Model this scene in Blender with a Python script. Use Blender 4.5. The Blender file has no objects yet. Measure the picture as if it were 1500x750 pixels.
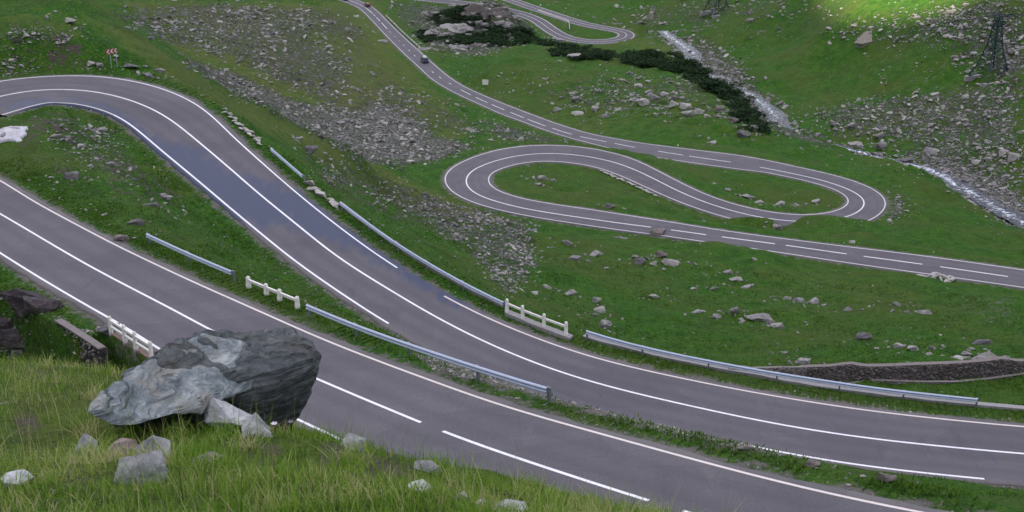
import bpy, bmesh, math, random
import numpy as np
from mathutils import Vector, Matrix
from mathutils.kdtree import KDTree
from mathutils.noise import noise as pnoise

S = bpy.context.scene
COL = S.collection
rnd = random.Random(7)
rng = np.random.default_rng(11)

# ------------------------------------------------------------------ camera
F = 2000.0            # focal length in photograph pixels (1500 wide)
PITCH = math.radians(23.3)
CAMZ = 100.0
cd = bpy.data.cameras.new('camera')
cam = bpy.data.objects.new('camera', cd)
COL.objects.link(cam)
cam.location = (0, 0, CAMZ)
cam.rotation_euler = (math.pi/2 - PITCH, 0, 0)
cd.sensor_width = 36.0
cd.lens = F/1500*36
cd.dof.use_dof = True; cd.dof.focus_distance = 22.0; cd.dof.aperture_fstop = 8.0
cd.clip_start = 0.1
cd.clip_end = 6000
S.camera = cam

# ------------------------------------------------------------------ sky, sun
SUN_EL, SUN_AZ_VEC = math.radians(25), Vector((-0.6, -0.8, 0))   # towards the sun
W = bpy.data.worlds.new('World'); S.world = W; W.use_nodes = True
wn = W.node_tree.nodes; wl = W.node_tree.links
wn.clear()
sky = wn.new('ShaderNodeTexSky'); sky.sky_type = 'NISHITA'; sky.sun_disc = False
sky.sun_elevation = SUN_EL
sky.sun_rotation = math.atan2(SUN_AZ_VEC.x, SUN_AZ_VEC.y)
sky.altitude = 2000; sky.air_density = 1.0; sky.dust_density = 2.0; sky.ozone_density = 1.0
tc = wn.new('ShaderNodeTexCoord'); nz = wn.new('ShaderNodeTexNoise')
nz.inputs['Scale'].default_value = 2.2; nz.inputs['Detail'].default_value = 7
mp = wn.new('ShaderNodeMapping'); mp.inputs['Scale'].default_value = (1, 1, 2.6)
rp = wn.new('ShaderNodeValToRGB'); rp.color_ramp.elements[0].position = .34; rp.color_ramp.elements[1].position = .56
mx = wn.new('ShaderNodeMix'); mx.data_type = 'RGBA'
bgn = wn.new('ShaderNodeBackground'); bgn.inputs['Strength'].default_value = 0.14
wo = wn.new('ShaderNodeOutputWorld')
wl.new(tc.outputs['Generated'], mp.inputs[0]); wl.new(mp.outputs[0], nz.inputs['Vector'])
wl.new(nz.outputs['Fac'], rp.inputs[0]); wl.new(rp.outputs[0], mx.inputs[0])
wl.new(sky.outputs[0], mx.inputs[6]); mx.inputs[7].default_value = (4.6, 4.45, 4.75, 1)
wl.new(mx.outputs[2], bgn.inputs[0]); wl.new(bgn.outputs[0], wo.inputs[0])

sd = bpy.data.lights.new('sun', 'SUN'); sd.energy = 5.0; sd.angle = math.radians(.5); sd.color = (1, .9, .72)
sun = bpy.data.objects.new('sun', sd); COL.objects.link(sun)
tosun = Vector((SUN_AZ_VEC.x*math.cos(SUN_EL), SUN_AZ_VEC.y*math.cos(SUN_EL), math.sin(SUN_EL)))
sun.rotation_euler = tosun.to_track_quat('Z', 'Y').to_euler()

S.view_settings.view_transform = 'Standard'
S.view_settings.look = 'None'
S.view_settings.exposure = 1.52
S.view_settings.gamma = 1.0
S.render.engine = 'CYCLES'

# ------------------------------------------------------------------ maths helpers
CP, SP = math.cos(PITCH), math.sin(PITCH)
def rays(px, py):
    px = np.asarray(px, float); py = np.asarray(py, float)
    u = (px-750)/F; v = (375-py)/F
    return np.stack([u, CP + v*SP, -SP + v*CP], -1)
def at(px, py, H):                        # the point on that line of sight H metres below the camera
    r = rays(px, py); t = np.asarray(H, float)/-r[..., 2]
    return np.stack([r[..., 0]*t, r[..., 1]*t, CAMZ - np.asarray(H, float)+0*t], -1)
def atd(px, py, d):                       # the same, d metres ahead
    r = rays(px, py); p = r*np.asarray(d, float)[..., None]; p[..., 2] += CAMZ
    return p
def hash2(ix, iy, seed):
    h = (ix.astype(np.int64)*374761393 + iy.astype(np.int64)*668265263 + seed*1442695041) & 0xffffffff
    h = ((h ^ (h >> 13))*1274126177) & 0xffffffff
    return ((h ^ (h >> 16)) & 0xffff)/65535.0
def vnoise(x, y, seed=0):
    ix = np.floor(x); iy = np.floor(y); fx = x-ix; fy = y-iy
    fx = fx*fx*(3-2*fx); fy = fy*fy*(3-2*fy)
    a = hash2(ix, iy, seed); b = hash2(ix+1, iy, seed); c = hash2(ix, iy+1, seed); d = hash2(ix+1, iy+1, seed)
    return (a*(1-fx)+b*fx)*(1-fy)+(c*(1-fx)+d*fx)*fy - .5
def fbm(x, y, scale, octv=4, seed=0):
    o = 0; a = 1; s = 1/scale
    for k in range(octv):
        o = o + a*vnoise(x*s*.8-y*s*.6+31*k, x*s*.6+y*s*.8+17*k, seed+k); a *= .5; s *= 2.03
    return o
def smooth01(t):
    t = np.clip(t, 0, 1); return t*t*(3-2*t)

# ------------------------------------------------------------------ roads: traced lines
# centre line (px, py, metres below camera), then points on both edge lines
RA_C = [(-150,235,35.7),(-70,275,35.5),(0,313.3,35.25),(66.7,353.3,34.9),(133,391.7,34.35),(200,426.7,33.7),(267,461.7,33),(313,486,32.4),(385,521,31.7),(458,553,31),(500,571,30.6),(560,596,30.1),(627,622.7,29.5),(700,651,29),(800,686.7,28.5),(867,708,28.1),(960,737,27.6),(1080,770,27),(1250,812,26.4),(1420,848,26)]
RA_E = [(0,262),(50,296),(100,321),(160,353),(207,375),(267,404),(333,434),(400,460.7),(433,478),(473,496),(500,506.7),(567,532.3),(633,556.7),(700,580),(767,601.7),(833,620.7),(900,639.3),(967,656.7),(1000,665.7),(1067,684),(1133,701.7),(1200,718),(1267,732),(1333,746),(1420,764),
        (0,372.3),(67,413.3),(133,453.3),(160,468.3),(207,495),(237,517),(448,622)]
RB_C = [(-60,158,35.4),(0,138.3,35.5),(33,130.7,35.7),(83,127.7,36),(133,130,36.4),(183,141.7,36.9),(217,155,37.4),(250,175,38),(283,201.7,38.6),(317,230,39.2),(340,250,39.6),(377,281.7,40.1),(433,328.3,40.9),(500,380.5,41.5),(567,421.7,42),(633,461.7,42.5),(705,500,43),(767,526.7,43.3),(833,550,43.5),(917,574,43.8),(1000,592.7,44),(1100,615,44.2),(1200,632.3,44.3),(1300,645.7,44.4),(1400,655.7,44.5),(1500,665,44.6),(1600,672,44.7)]
RB_E = [(0,114),(33,110),(83,109),(133,111.7),(183,117.3),(233,128.3),(267,141.7),(300,163.3),(333,193.3),(367,223.3),(397,250),(433,280),(483,321.7),(530,355),(575,387),(623,418.3),(700,458.3),(750,480),(800,499),(867,521.7),(933,538.3),(1000,553.3),(1067,567.7),(1167,583.3),(1217,592.3),(1300,604),(1400,615),(1500,624.3),
        (0,170.7),(17,163.3),(43,155.7),(83,152.7),(127,154),(157,161.7),(180,173.3),(207,195),(233,216.7),(270,249),(310,281.7),(350,316.7),(400,358.3),(467,406.7),(500,432.5),(550,463.3),(610,499),(637,512.7),(1055,644),(1133,661),(1233,678.3),(1333,691.7),(1443,702.7)]
RC_C = [(1600,423,73),(1500,408.5,73.6),(1371.7,390,74.4),(1256.7,374.3,75.1),(1144,358.3,75.8),(1048,345.7,76.4),(973,335.2,76.9),(900,325.8,77.4),(833,316.2,77.9),(785,308.5,78.2),(750,301.7,78.5),(713,291,78.8),(690,279.5,79),(681.7,266.7,79.3),(686,254.5,79.6),(697,246.5,79.8),(726.7,235,80.1),(760,227.6,80.4),(800,224.3,80.7),(850,227,81),(900,236.8,81.4),(933,249.5,81.8),(1000,282.7,82.7),(1033,296,83.1),(1071.7,309,83.6),(1120,320,84.1),(1175,325.5,84.6),(1228,321,85),(1255,312,85.3),(1267,300,85.6),(1264,289,85.9),(1246.7,278.3,86.3),(1206.7,264.5,87),(1143,250,88),(1080,239,89.3),(1000,226.7,91),(930,215.5,93.2),(888,207.5,95),(846.7,199.5,97),(806.7,187.3,99.3),(771.7,174.5,101.5),(745,163.5,103),(718,152.3,104.6),(695,141.8,106),(673,130.5,107.4),(659,122.5,108.3),(643,112.5,109.4),(625,98.5,110.7),(606.7,80.9,112),(590.7,65.4,113.2),(571.3,46.6,114.8),(554.7,28.9,116.4),(538.7,13.6,118),(526.7,6.3,119),(505,-2,120.5)]
RC_E = [(1500,395),(1333,371.7),(1200,356),(1100,343.3),(1000,328),(900,311.7),(817,299.3),(760,289.3),(733,280),(720,270),(716.7,261.7),(721.7,253.3),(733,247.5),(760,240),(800,236.7),(850,240.7),(888,250),(933,268.3),(1000,296.7),(1266.7,326),(1286.7,313),(1296.7,300),(1295,290),(1280,276.7),(1250,265),(1216.7,255),(1186.7,249),(1100,230),(1000,216.7),(933,208),(883,199),(833,185.5),(767,162.7),(716.7,142.7),(676.7,125),(643,100),(617,77.3),(600,62),(580,43.3),(566.7,30),(556,19.3),(542.7,8.7),
        (1500,421.7),(1470,416.7),(1400,407.3),(1277,390),(1167,374),(1023,352.7),(977,346),(833,326),(740,309.3),(700,299.3),(677,288.3),(660,276.7),(650,265),(652,255),(660,247.5),(687,233.3),(713,223.3),(753,215),(800,212.7),(850,215),(900,224),(933,235),(960,250),(1000,268.3),(1043,288.3),(1093,303.3),(1117,308),(1150,313),(1200,312.7),(1227,306.7),(1240,300),(1240,291.7),(1230,281.7),(1200,269.3),(1150,256.7),(1100,250),(1067,246.7),(1000,236),(933,226.7),(833,201.7),(777,183),(733,166.7),(700,151.7),(660,133),(633,116.7),(614.7,99.3),(593,80),(573,60),(553,38.7),(534.7,20),(526.7,12.7),(513,6)]
RF_C = [(560,-12,122.5),(626,-.5,123.2),(660,2.5,123.5),(697,6.5,123.7),(730,12,123.9),(761,19.5,124),(777,24.7,124.1),(790,31.3,124.2),(803,41,124.3),(823,52.7,124.4),(840,58,124.5),(860,61,124.6),(884,61,124.7),(903,59,124.8),(914,56,124.9),(919,51.3,125),(915,46.7,125.2),(903,44,125.4),(883,40.5,125.7),(860,36,126.2),(840,30.7,126.8),(812,21.5,127.8),(780,11,129),(751,1,130),(715,-11,131)]

def resample(P, step):
    s = np.r_[0, np.cumsum(np.linalg.norm(np.diff(P[:, :2], axis=0), axis=1))]
    n = int(s[-1]/step); t = np.linspace(0, s[-1], n)
    return np.stack([np.interp(t, s, P[:, k]) for k in range(P.shape[1])], 1)
def catmull(P, m=24):
    P = np.asarray(P, float); Q = np.vstack([2*P[0]-P[1], P, 2*P[-1]-P[-2]]); out = []
    for i in range(1, len(Q)-2):
        p0, p1, p2, p3 = Q[i-1:i+3]
        t0 = 0; t1 = t0+np.linalg.norm(p1-p0)**.5; t2 = t1+np.linalg.norm(p2-p1)**.5; t3 = t2+np.linalg.norm(p3-p2)**.5
        t = np.linspace(t1, t2, m, endpoint=False)[:, None]
        A1 = (t1-t)/(t1-t0)*p0+(t-t0)/(t1-t0)*p1; A2 = (t2-t)/(t2-t1)*p1+(t-t1)/(t2-t1)*p2; A3 = (t3-t)/(t3-t2)*p2+(t-t2)/(t3-t2)*p3
        B1 = (t2-t)/(t2-t0)*A1+(t-t0)/(t2-t0)*A2; B2 = (t3-t)/(t3-t1)*A2+(t-t1)/(t3-t1)*A3
        out.append((t2-t)/(t2-t1)*B1+(t-t1)/(t2-t1)*B2)
    return np.vstack(out+[P[-1:]])
def gsm(a, sig):
    k = int(3*sig)+1; w = np.exp(-.5*(np.arange(-k, k+1)/sig)**2); w /= w.sum()
    a = np.asarray(a, float); flat = a.ndim == 1
    if flat: a = a[:, None]
    pad = np.vstack([2*a[:1]-a[k:0:-1], a, 2*a[-1:]-a[-2:-k-2:-1]])
    o = np.stack([np.convolve(pad[:, j], w, 'valid') for j in range(a.shape[1])], 1)
    return o[:, 0] if flat else o
class Road: pass
def make_road(C, E, step, sig, wl=3.1, wr=3.1, wsig=6):
    C = np.array(C, float)
    cw = at(C[:, 0], C[:, 1], C[:, 2])
    P = resample(catmull(cw), step); P = gsm(P, sig); P[:, 2] = gsm(P[:, 2], 10)
    T = np.gradient(P[:, :2], axis=0); T /= np.linalg.norm(T, axis=1)[:, None]
    N = np.stack([-T[:, 1], T[:, 0]], 1)              # to the left of travel
    R = Road(); R.P, R.T, R.N = P, T, N; R.step = step; n = len(P)
    R.s = np.arange(n)*step
    if E:
        L, Rr = [], []
        cpx = project(P)
        for ex, ey in E:
            i = int(np.argmin((cpx[:, 0]-ex)**2+(cpx[:, 1]-ey)**2))
            for _ in range(3):
                w = at(ex, ey, CAMZ-P[i, 2]); i = int(np.argmin(((P[:, :2]-w[:2])**2).sum(1)))
            o = float(np.dot(w[:2]-P[i, :2], N[i]))
            if 1.6 < abs(o) < 6: (L if o > 0 else Rr).append((i, abs(o)))
        def ww(lst, d):
            if len(lst) < 3: return np.full(n, d)
            lst.sort(); a = np.array(lst, float)
            w = np.interp(np.arange(n), a[:, 0], a[:, 1])
            return np.clip(gsm(w, wsig), 2.3, 5.0)
        R.wl, R.wr = ww(L, wl), ww(Rr, wr)
    else:
        R.wl = np.full(n, wl); R.wr = np.full(n, wr)
    return R
def project(P):
    x, y, z = P[:, 0], P[:, 1], P[:, 2]-CAMZ
    d = y*CP - z*SP; v = y*SP + z*CP
    return np.stack([750+F*x/d, 375-F*v/d, d], 1)
roadA = make_road(RA_C, RA_E, .5, 5)
roadB = make_road(RB_C, RB_E, .5, 5)
roadC = make_road(RC_C, RC_E, .8, 3, wsig=5)
roadF = make_road(RF_C, None, 1.0, 3, 2.9, 2.9)
ROADS = [roadA, roadB, roadC, roadF]
def ostation(R, px, py, off, lo=0, hi=None):
    hi = hi or len(R.P); w = R.wl if off > 0 else -R.wr; q = np.c_[R.P[:, :2]+R.N*(w+off)[:, None], R.P[:, 2]-.05]; q = project(q)[lo:hi]
    return lo+int(np.argmin((q[:, 0]-px)**2+(q[:, 1]-py)**2))
HW0, HW1 = ostation(roadA, 158, 484, -.75), ostation(roadA, 242, 532, -.75)

# ------------------------------------------------------------------ terrain: control points
cps = []
for R, st in ((roadA, 16), (roadB, 18), (roadC, 11), (roadF, 10)):
    for i in range(0, len(R.P), st):
        for off in (R.wl[i]+1.0, -R.wr[i]-1.0):
            q = R.P[i, :2]+R.N[i]*off; cps.append((q[0], q[1], R.P[i, 2]-.08))
PX = [  # (px, py, metres below camera)
 # spur above the upper left bend, and its crest
 (0,85,34.3),(0,50,33.3),(0,0,32),(60,60,33.6),(100,30,33),(110,-5,32.3),(150,60,34.6),(235,80,36.6),(200,100,36.4),(300,130,41.5),(330,155,43),(360,168,46),(430,205,50),(480,225,54),(540,245,60),
 (400,215,43.5),(470,270,46.5),
 # scree valley beyond
 (150,-5,78),(200,8,80),(300,40,85),(430,100,87),(500,190,80),(560,215,82),(610,235,81),(560,100,101),(450,10,103),(500,50,104),(380,150,80),(620,200,85),(350,0,95),(690,200,87),
 # slope between the second road and the valley meadow
 (600,300,67),(560,290,64),(640,370,57),(750,400,61),(700,340,70),(800,350,72),(850,380,68),(950,430,63.5),(1130,475,59.5),(900,480,57),(860,500,51),(1450,460,62),(1300,440,66),(1100,400,71),(1200,420,69),(950,370,73),
 (1100,562,50.3),(1250,562,50.6),(1400,556,51),(1500,546,51.5),(1180,540,51.8),(1380,530,53),(1500,575,49),(1300,500,56.5),
 # islands inside the bends
 (800,255,80.6),(850,265,80.8),(900,285,80.9),(760,262,80),(1000,312,81.5),(1150,332,82),(1300,345,79),(1080,265,87),(1180,285,86.3),(1150,292,86.6),(1100,330,81.6),
 (1400,350,79),(1490,380,76),(1340,300,84.3),(1400,310,83.6),(1480,345,81.5),(1340,250,87.5),(1400,290,85.3),
 (1095,306,79.9),(1130,311,80.0),(1170,315,80.2),(1210,319,80.4),(1250,324,80.9),(1285,332,81.6),(1040,350,74.6),(1085,352,74.3),(1130,362,74.0),(1290,392,72.9),(1345,398,72.6),
 # river bed
 (1500,335,91),(1450,300,93.5),(1400,266,95.5),(1370,250,97),(1300,232,99.5),(1200,208,102),(1150,190,103),(1125,165,104.5),(1090,133,107),(1050,108,110),(1030,90,112),(1010,70,114),(985,52,117),(960,30,120),(940,15,122.5),
 # plateau edge above the river
 (1100,200,91.5),(1150,215,91.5),(1100,172,93.5),(1060,128,97.5),(1030,98,101),(1000,80,105),(950,60,114),
 (750,90,104),(850,130,100),(950,170,96),(900,95,104),(830,75,108),(700,110,106),(800,150,101),(1000,200,92.5),(1040,150,94.5),
 # outcrop
 (715,4,109),(740,12,110),(700,48,115),(640,25,113.5),(760,48,118),(600,40,116),(650,60,113),(690,75,110),(770,70,114),(585,10,121),
 # far side of the river, rising to the right
 (1450,120,92),(1440,230,93.5),(1500,200,89),(1500,100,86),(1500,0,78),(1350,0,84),(1350,120,95),(1250,100,99),(1250,170,99.5),(1200,120,103),(1150,60,106),(1100,60,109),(1050,25,112.5),(1250,0,90),(1150,0,100),(1000,0,117),(900,0,128),(820,0,133),(1400,180,95),(950,-20,122),(600,-20,125),(450,-20,118),
 # near slope between the verge of the first road and the rocks below it
 (30,430,35),(60,460,34.9),(0,450,35.6),(0,415,35.6),(80,478,34.9),(143,500,33.5),(110,526,35.6),(150,540,35.0),(50,522,36.9),(0,510,37.6),(100,452,34.5),(20,475,35.6),(115,475,34.0),(0,215,35.4),(60,200,35.4),(60,250,35.1),(120,185,35.9),(120,250,35.2),(200,250,36.4),(200,310,35.4),(185,526,34.9),(215,546,34.4),
 (1200,690,33),(1200,687,38),(1200,680,42),(1000,641,33),(1000,637,38),(1000,631,42),(1400,724,33),(1400,713,38),(1400,704,42),(1300,708,33),(1300,701,38),(1300,692,42),(1100,666,33),(1100,662,38),(1100,655,42),(850,604,33),(850,600,38),(850,594,41.5),(930,622,33),(930,618,38),(700,553,34),(700,548,39),
 # the stand point
 (0,750,3.7),(200,750,3.55),(400,750,3.5),(600,750,3.6),(800,750,4.2),(900,762,5.4),
 (0,640,4.6),(200,640,4.65),(300,640,4.75),(420,650,4.9),(550,690,4.4),(700,730,4.6),(0,575,5.7),(120,572,5.8),(0,542,6.5),(150,546,6.8),(320,610,6.3),(420,640,5.6),(850,746,5.4),(600,684,5.3),(480,652,6.0),(1050,800,5.4),(1180,820,5.6),
]
for x, y, H in PX:
    p = at(x, y, H); cps.append(tuple(p))
WX = [(0,0,98.3),(0,-3,99.6),(3,1,97.6),(-3,1,98.2),(3,3.5,96.3),(5,5,94.4),(-5,4,96.5),(0,-12,102),(0,-60,116),(-60,-30,112),(60,-30,104),(-12,0,98),(-12,14,91.5),(-20,20,86),(-14,26,82),(-7,20,87),(0,18,86.5),(5,14,88),(10,12,87.5),(15,20,80),(7,26,79),(-7,34,77),(-18,40,73.5),(-27,56,61.5),(-22,60,60.5),(3,34,74.5),(25,30,75),(25,12,85),(60,20,78),
      (0,40,72.6),(-16,60,66.6),(40,52,66),(70,60,60),(120,70,52),(-60,60,58),(-60,90,63.8),(-78,112,66),(-110,110,78),(-80,150,74),(-110,190,62),(-60,170,64),(-120,300,35),(-110,60,88),
      (110,130,40),(170,170,30),(140,210,9),(200,240,14),(260,300,60),(230,400,60),(300,450,120),(200,560,70),(350,650,210),(60,640,-28),(-60,660,-24),(-180,560,0),(-200,420,22),(-320,520,110),(-250,250,90),(-300,120,150),(0,900,-70),(450,900,300),(-450,900,250),(150,800,20),(500,300,220),(400,100,140),(250,-50,110),(-300,-100,170),(0,-300,190),(-600,300,330),(700,600,380),(0,1300,-90),(600,1300,300),(-600,1300,280)]
cps += WX
cps = np.array(cps)
XC = cps[:, :2]; MQ_C2 = 2.0**2
def phi(d2): return np.sqrt(d2+MQ_C2)
d2 = ((XC[:, None]-XC[None])**2).sum(-1)
Kc = -phi(d2)
n = len(XC); cam_d = np.hypot(XC[:, 0], XC[:, 1])
lam = np.clip(cam_d/40, .02, 8)*.02
A_ = np.zeros((n+3, n+3)); A_[:n, :n] = Kc + np.diag(lam); A_[:n, n] = 1; A_[:n, n+1:] = XC; A_[n, :n] = 1; A_[n+1:, :n] = XC.T
sol = np.linalg.solve(A_, np.r_[cps[:, 2], 0, 0, 0])
def base_h(x, y):
    x = np.asarray(x, float).ravel(); y = np.asarray(y, float).ravel(); o = np.empty(len(x))
    X = XC.astype(np.float32)
    for a in range(0, len(x), 20000):
        xs = x[a:a+20000].astype(np.float32); ys = y[a:a+20000].astype(np.float32)
        dd = (xs[:, None]-X[None, :, 0])**2; dd += (ys[:, None]-X[None, :, 1])**2; dd += MQ_C2; np.sqrt(dd, out=dd)
        o[a:a+20000] = -(dd @ sol[:n].astype(np.float32)).astype(float)
    return o + sol[n] + sol[n+1]*x + sol[n+2]*y
# the stream: centre line and half width
RIV = [(970,45,118.5,2),(985,56,116.5,2.5),(1003,68,114.4,3),(1015,80,113,3),(1012,95,111.8,3),(1022,108,110.8,4),(1048,118,109.2,5),(1062,128,108.2,4),(1085,133,107,2.4),(1102,140,106.2,2.2),(1118,153,105.2,2.2),(1135,165,104.4,2.6),(1141,178,103.7,2.6),(1150,192,103,2.2),(1170,203,102.4,1.8),(1200,209,101.8,1.3),(1235,216,100.9,.8),(1270,225,100.1,.7),(1310,235,99.2,.7),(1345,243,98,1.8),(1370,251,97,2.2),(1395,267,95.5,2.6),(1420,280,94.6,2.4),(1440,292,93.8,2.4),(1460,303,93.1,2.3),(1480,315,92.2,2.3),(1520,336,90.8,2.4),(1580,368,88.6,2.4)]
RIV = np.array(RIV); rp_ = at(RIV[:, 0], RIV[:, 1], RIV[:, 2]); rq = resample(catmull(np.c_[rp_, RIV[:, 3]]), 1.0); rq = gsm(rq, 2)
for i in range(len(rq)-2, -1, -1): rq[i, 2] = min(rq[i, 2], rq[i+1, 2])     # always downhill, away from the stand point
kr = KDTree(len(rq))
for i, p in enumerate(rq): kr.insert((p[0], p[1], 0), i)
kr.balance()
# roads as a search tree
allP = np.vstack([R.P for R in ROADS]); rid = np.concatenate([np.full(len(R.P), k) for k, R in enumerate(ROADS)])
ridx = np.concatenate([np.arange(len(R.P)) for R in ROADS])
kd = KDTree(len(allP))
for i, p in enumerate(allP): kd.insert((p[0], p[1], 0), i)
kd.balance()
allN = np.vstack([R.N for R in ROADS]); allWL = np.concatenate([R.wl for R in ROADS]); allWR = np.concatenate([R.wr for R in ROADS])
PAVE = .38                              # asphalt beyond the edge line
# coarse raster, for tracing lines of sight and for skipping far vertices
def road_field(x, y):
    """distance beyond the asphalt edge, road height, signed offset"""
    n_ = len(x); d = np.full(n_, 99.0); rz = np.zeros(n_)
    idx = np.empty(n_, int)
    f = kd.find
    for k in range(n_):
        idx[k] = f((x[k], y[k], 0))[1]
    dx = x-allP[idx, 0]; dy = y-allP[idx, 1]
    off = dx*allN[idx, 0]+dy*allN[idx, 1]; tot = np.hypot(dx, dy)
    w = np.where(off > 0, allWL[idx], allWR[idx])+PAVE
    # road height interpolated along the tangent
    tx = allN[idx, 1]; ty = -allN[idx, 0]; along = dx*tx+dy*ty
    nxt = np.clip(idx+1, 0, len(allP)-1); same = (rid[nxt] == rid[idx])
    slope = np.where(same, (allP[nxt, 2]-allP[idx, 2])/np.maximum(np.hypot(allP[nxt, 0]-allP[idx, 0], allP[nxt, 1]-allP[idx, 1]), .1), 0)
    rz = allP[idx, 2]+np.clip(along, -3, 3)*slope
    return tot-w, rz, off, idx
def height(x, y, full=False):
    x = np.asarray(x, float).ravel(); y = np.asarray(y, float).ravel()
    z = base_h(x, y)
    r = np.hypot(x, y)
    near = smooth01((r-9)/25)
    d, rz, off, idx = road_field(x, y)
    rough = smooth01((d-1.5)/9)
    z = z + near*rough*(fbm(x, y, 22, 3, 5)*2.0*smooth01((r-40)/60) + fbm(x, y, 5, 3, 9)*(.75+.6*smooth01((r-140)/80))) + (1-near)*fbm(x, y, 1.1, 4, 3)*.16 + smooth01((d-.8)/3)*near*fbm(x, y, 1.6, 2, 21)*.28
    stp = (rid[idx] == 0) & (off > 0) & (x > -6)
    stn = (rid[idx] == 0) & (off < 0) & (x < -8) & (x > -36)
    t = np.where(stp, smooth01((d-.7)/2.4), np.where(stn, smooth01((d-np.where((ridx[idx] > HW0) & (ridx[idx] < HW1), .42, 2.0))/.45), smooth01((d-.9)/4.5)))
    edge = rz - .09 + fbm(x, y, 1.3, 2, 4)*.08*smooth01((d-.2)/.6)
    zz = edge*(1-t)+z*t
    zz = np.where(d < .0, rz-.06-np.clip(-d-.25, 0, .3), zz)
    z = np.where(d < 6, zz, z)
    d0 = np.where((ridx[idx] > HW0) & (ridx[idx] < HW1), .42, 2.0)
    z = z - np.where(stn, 1.5*smooth01((d-d0)/.4)*(1-smooth01((d-5)/7)), 0)
    m = np.where((x > 20) & (x < 125) & (y > 175) & (y < 480))[0]
    if len(m):
        f = kr.find; ii = np.array([f((x[k], y[k], 0))[1] for k in m]); dr = np.hypot(x[m]-rq[ii, 0], y[m]-rq[ii, 1])-rq[ii, 3]
        t2 = smooth01((dr+.3)/7); lo = rq[ii, 2]-.35+np.clip(dr, -1, 3)*.22; z[m] = np.where(dr < 7, lo*(1-t2)+z[m]*t2, z[m])
    return (z, d, off, idx) if full else z
# raster for ray casting
RX0, RY0, RS = -330.0, 0.0, 1.6
nx_, ny_ = int(700/RS), int(720/RS)
gx, gy = np.meshgrid(RX0+np.arange(nx_)*RS, RY0+np.arange(ny_)*RS, indexing='ij')
RAS = height(gx, gy).reshape(nx_, ny_)
def ras(x, y):
    u = np.clip((x-RX0)/RS, 0, nx_-1.001); v = np.clip((y-RY0)/RS, 0, ny_-1.001)
    i = u.astype(int); j = v.astype(int); a = u-i; b = v-j
    return (RAS[i, j]*(1-a)+RAS[i+1, j]*a)*(1-b)+(RAS[i, j+1]*(1-a)+RAS[i+1, j+1]*a)*b
def cast(px, py, tmin=2.0, tmax=720.0):
    """where lines of sight meet the ground"""
    r = rays(np.atleast_1d(px), np.atleast_1d(py)); n_ = len(r)
    t0 = np.full(n_, tmin); hit = np.zeros(n_, bool); T = np.full(n_, tmax)
    t = tmin; ts = []
    while t < tmax: ts.append(t); t *= 1.006
    prev = np.full(n_, tmin)
    for t in ts:
        p = r*t; below = (p[:, 2]+CAMZ < ras(p[:, 0], p[:, 1])) & ~hit
        T[below] = t; hit |= below
        if hit.all(): break
    lo = T/1.006; hi = T.copy()
    for _ in range(10):
        m = (lo+hi)/2; p = r*m[:, None]; b = p[:, 2]+CAMZ < ras(p[:, 0], p[:, 1])
        hi = np.where(b, m, hi); lo = np.where(b, lo, m)
    p = r*hi[:, None]; p[:, 2] += CAMZ
    return p, hit
def cast_exact(px, py, **k):
    p, h = cast(px, py, **k); p[:, 2] = height(p[:, 0], p[:, 1]); return p

# ------------------------------------------------------------------ object helpers
def tag(o, label=None, cat=None, group=None, kind=None):
    if label: o['label'] = label
    if cat: o['category'] = cat
    if group: o['group'] = group
    if kind: o['kind'] = kind
    return o
def link_mesh(name, me, parent=None, mat=None):
    o = bpy.data.objects.new(name, me); COL.objects.link(o)
    if mat and not me.materials: me.materials.append(mat)
    if parent: o.parent = parent
    return o
def empty(name, loc, rz=0):
    o = bpy.data.objects.new(name, None); COL.objects.link(o); o.location = loc; o.rotation_euler = (0, 0, rz); o.empty_display_size = .3
    return o
def np_mesh(name, V, Fq, smooth=False, attrs=None, cols=None):
    """vertices (n,3), faces (m,k) -> mesh, fast"""
    V = np.asarray(V, np.float32); Fq = np.asarray(Fq, np.int32); m, k = Fq.shape
    me = bpy.data.meshes.new(name)
    me.vertices.add(len(V)); me.vertices.foreach_set('co', V.ravel())
    me.loops.add(m*k); me.loops.foreach_set('vertex_index', Fq.ravel())
    me.polygons.add(m); me.polygons.foreach_set('loop_start', np.arange(0, m*k, k, dtype=np.int32))
    me.polygons.foreach_set('loop_total', np.full(m, k, np.int32))
    me.polygons.foreach_set('use_smooth', np.full(m, smooth))
    me.update(calc_edges=True)
    for nm, a in (attrs or {}).items():
        at_ = me.attributes.new(nm, 'FLOAT', 'POINT'); at_.data.foreach_set('value', np.asarray(a, np.float32))
    for nm, a in (cols or {}).items():
        at_ = me.attributes.new(nm, 'FLOAT_COLOR', 'POINT'); at_.data.foreach_set('color', np.asarray(a, np.float32).ravel())
    return me
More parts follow.
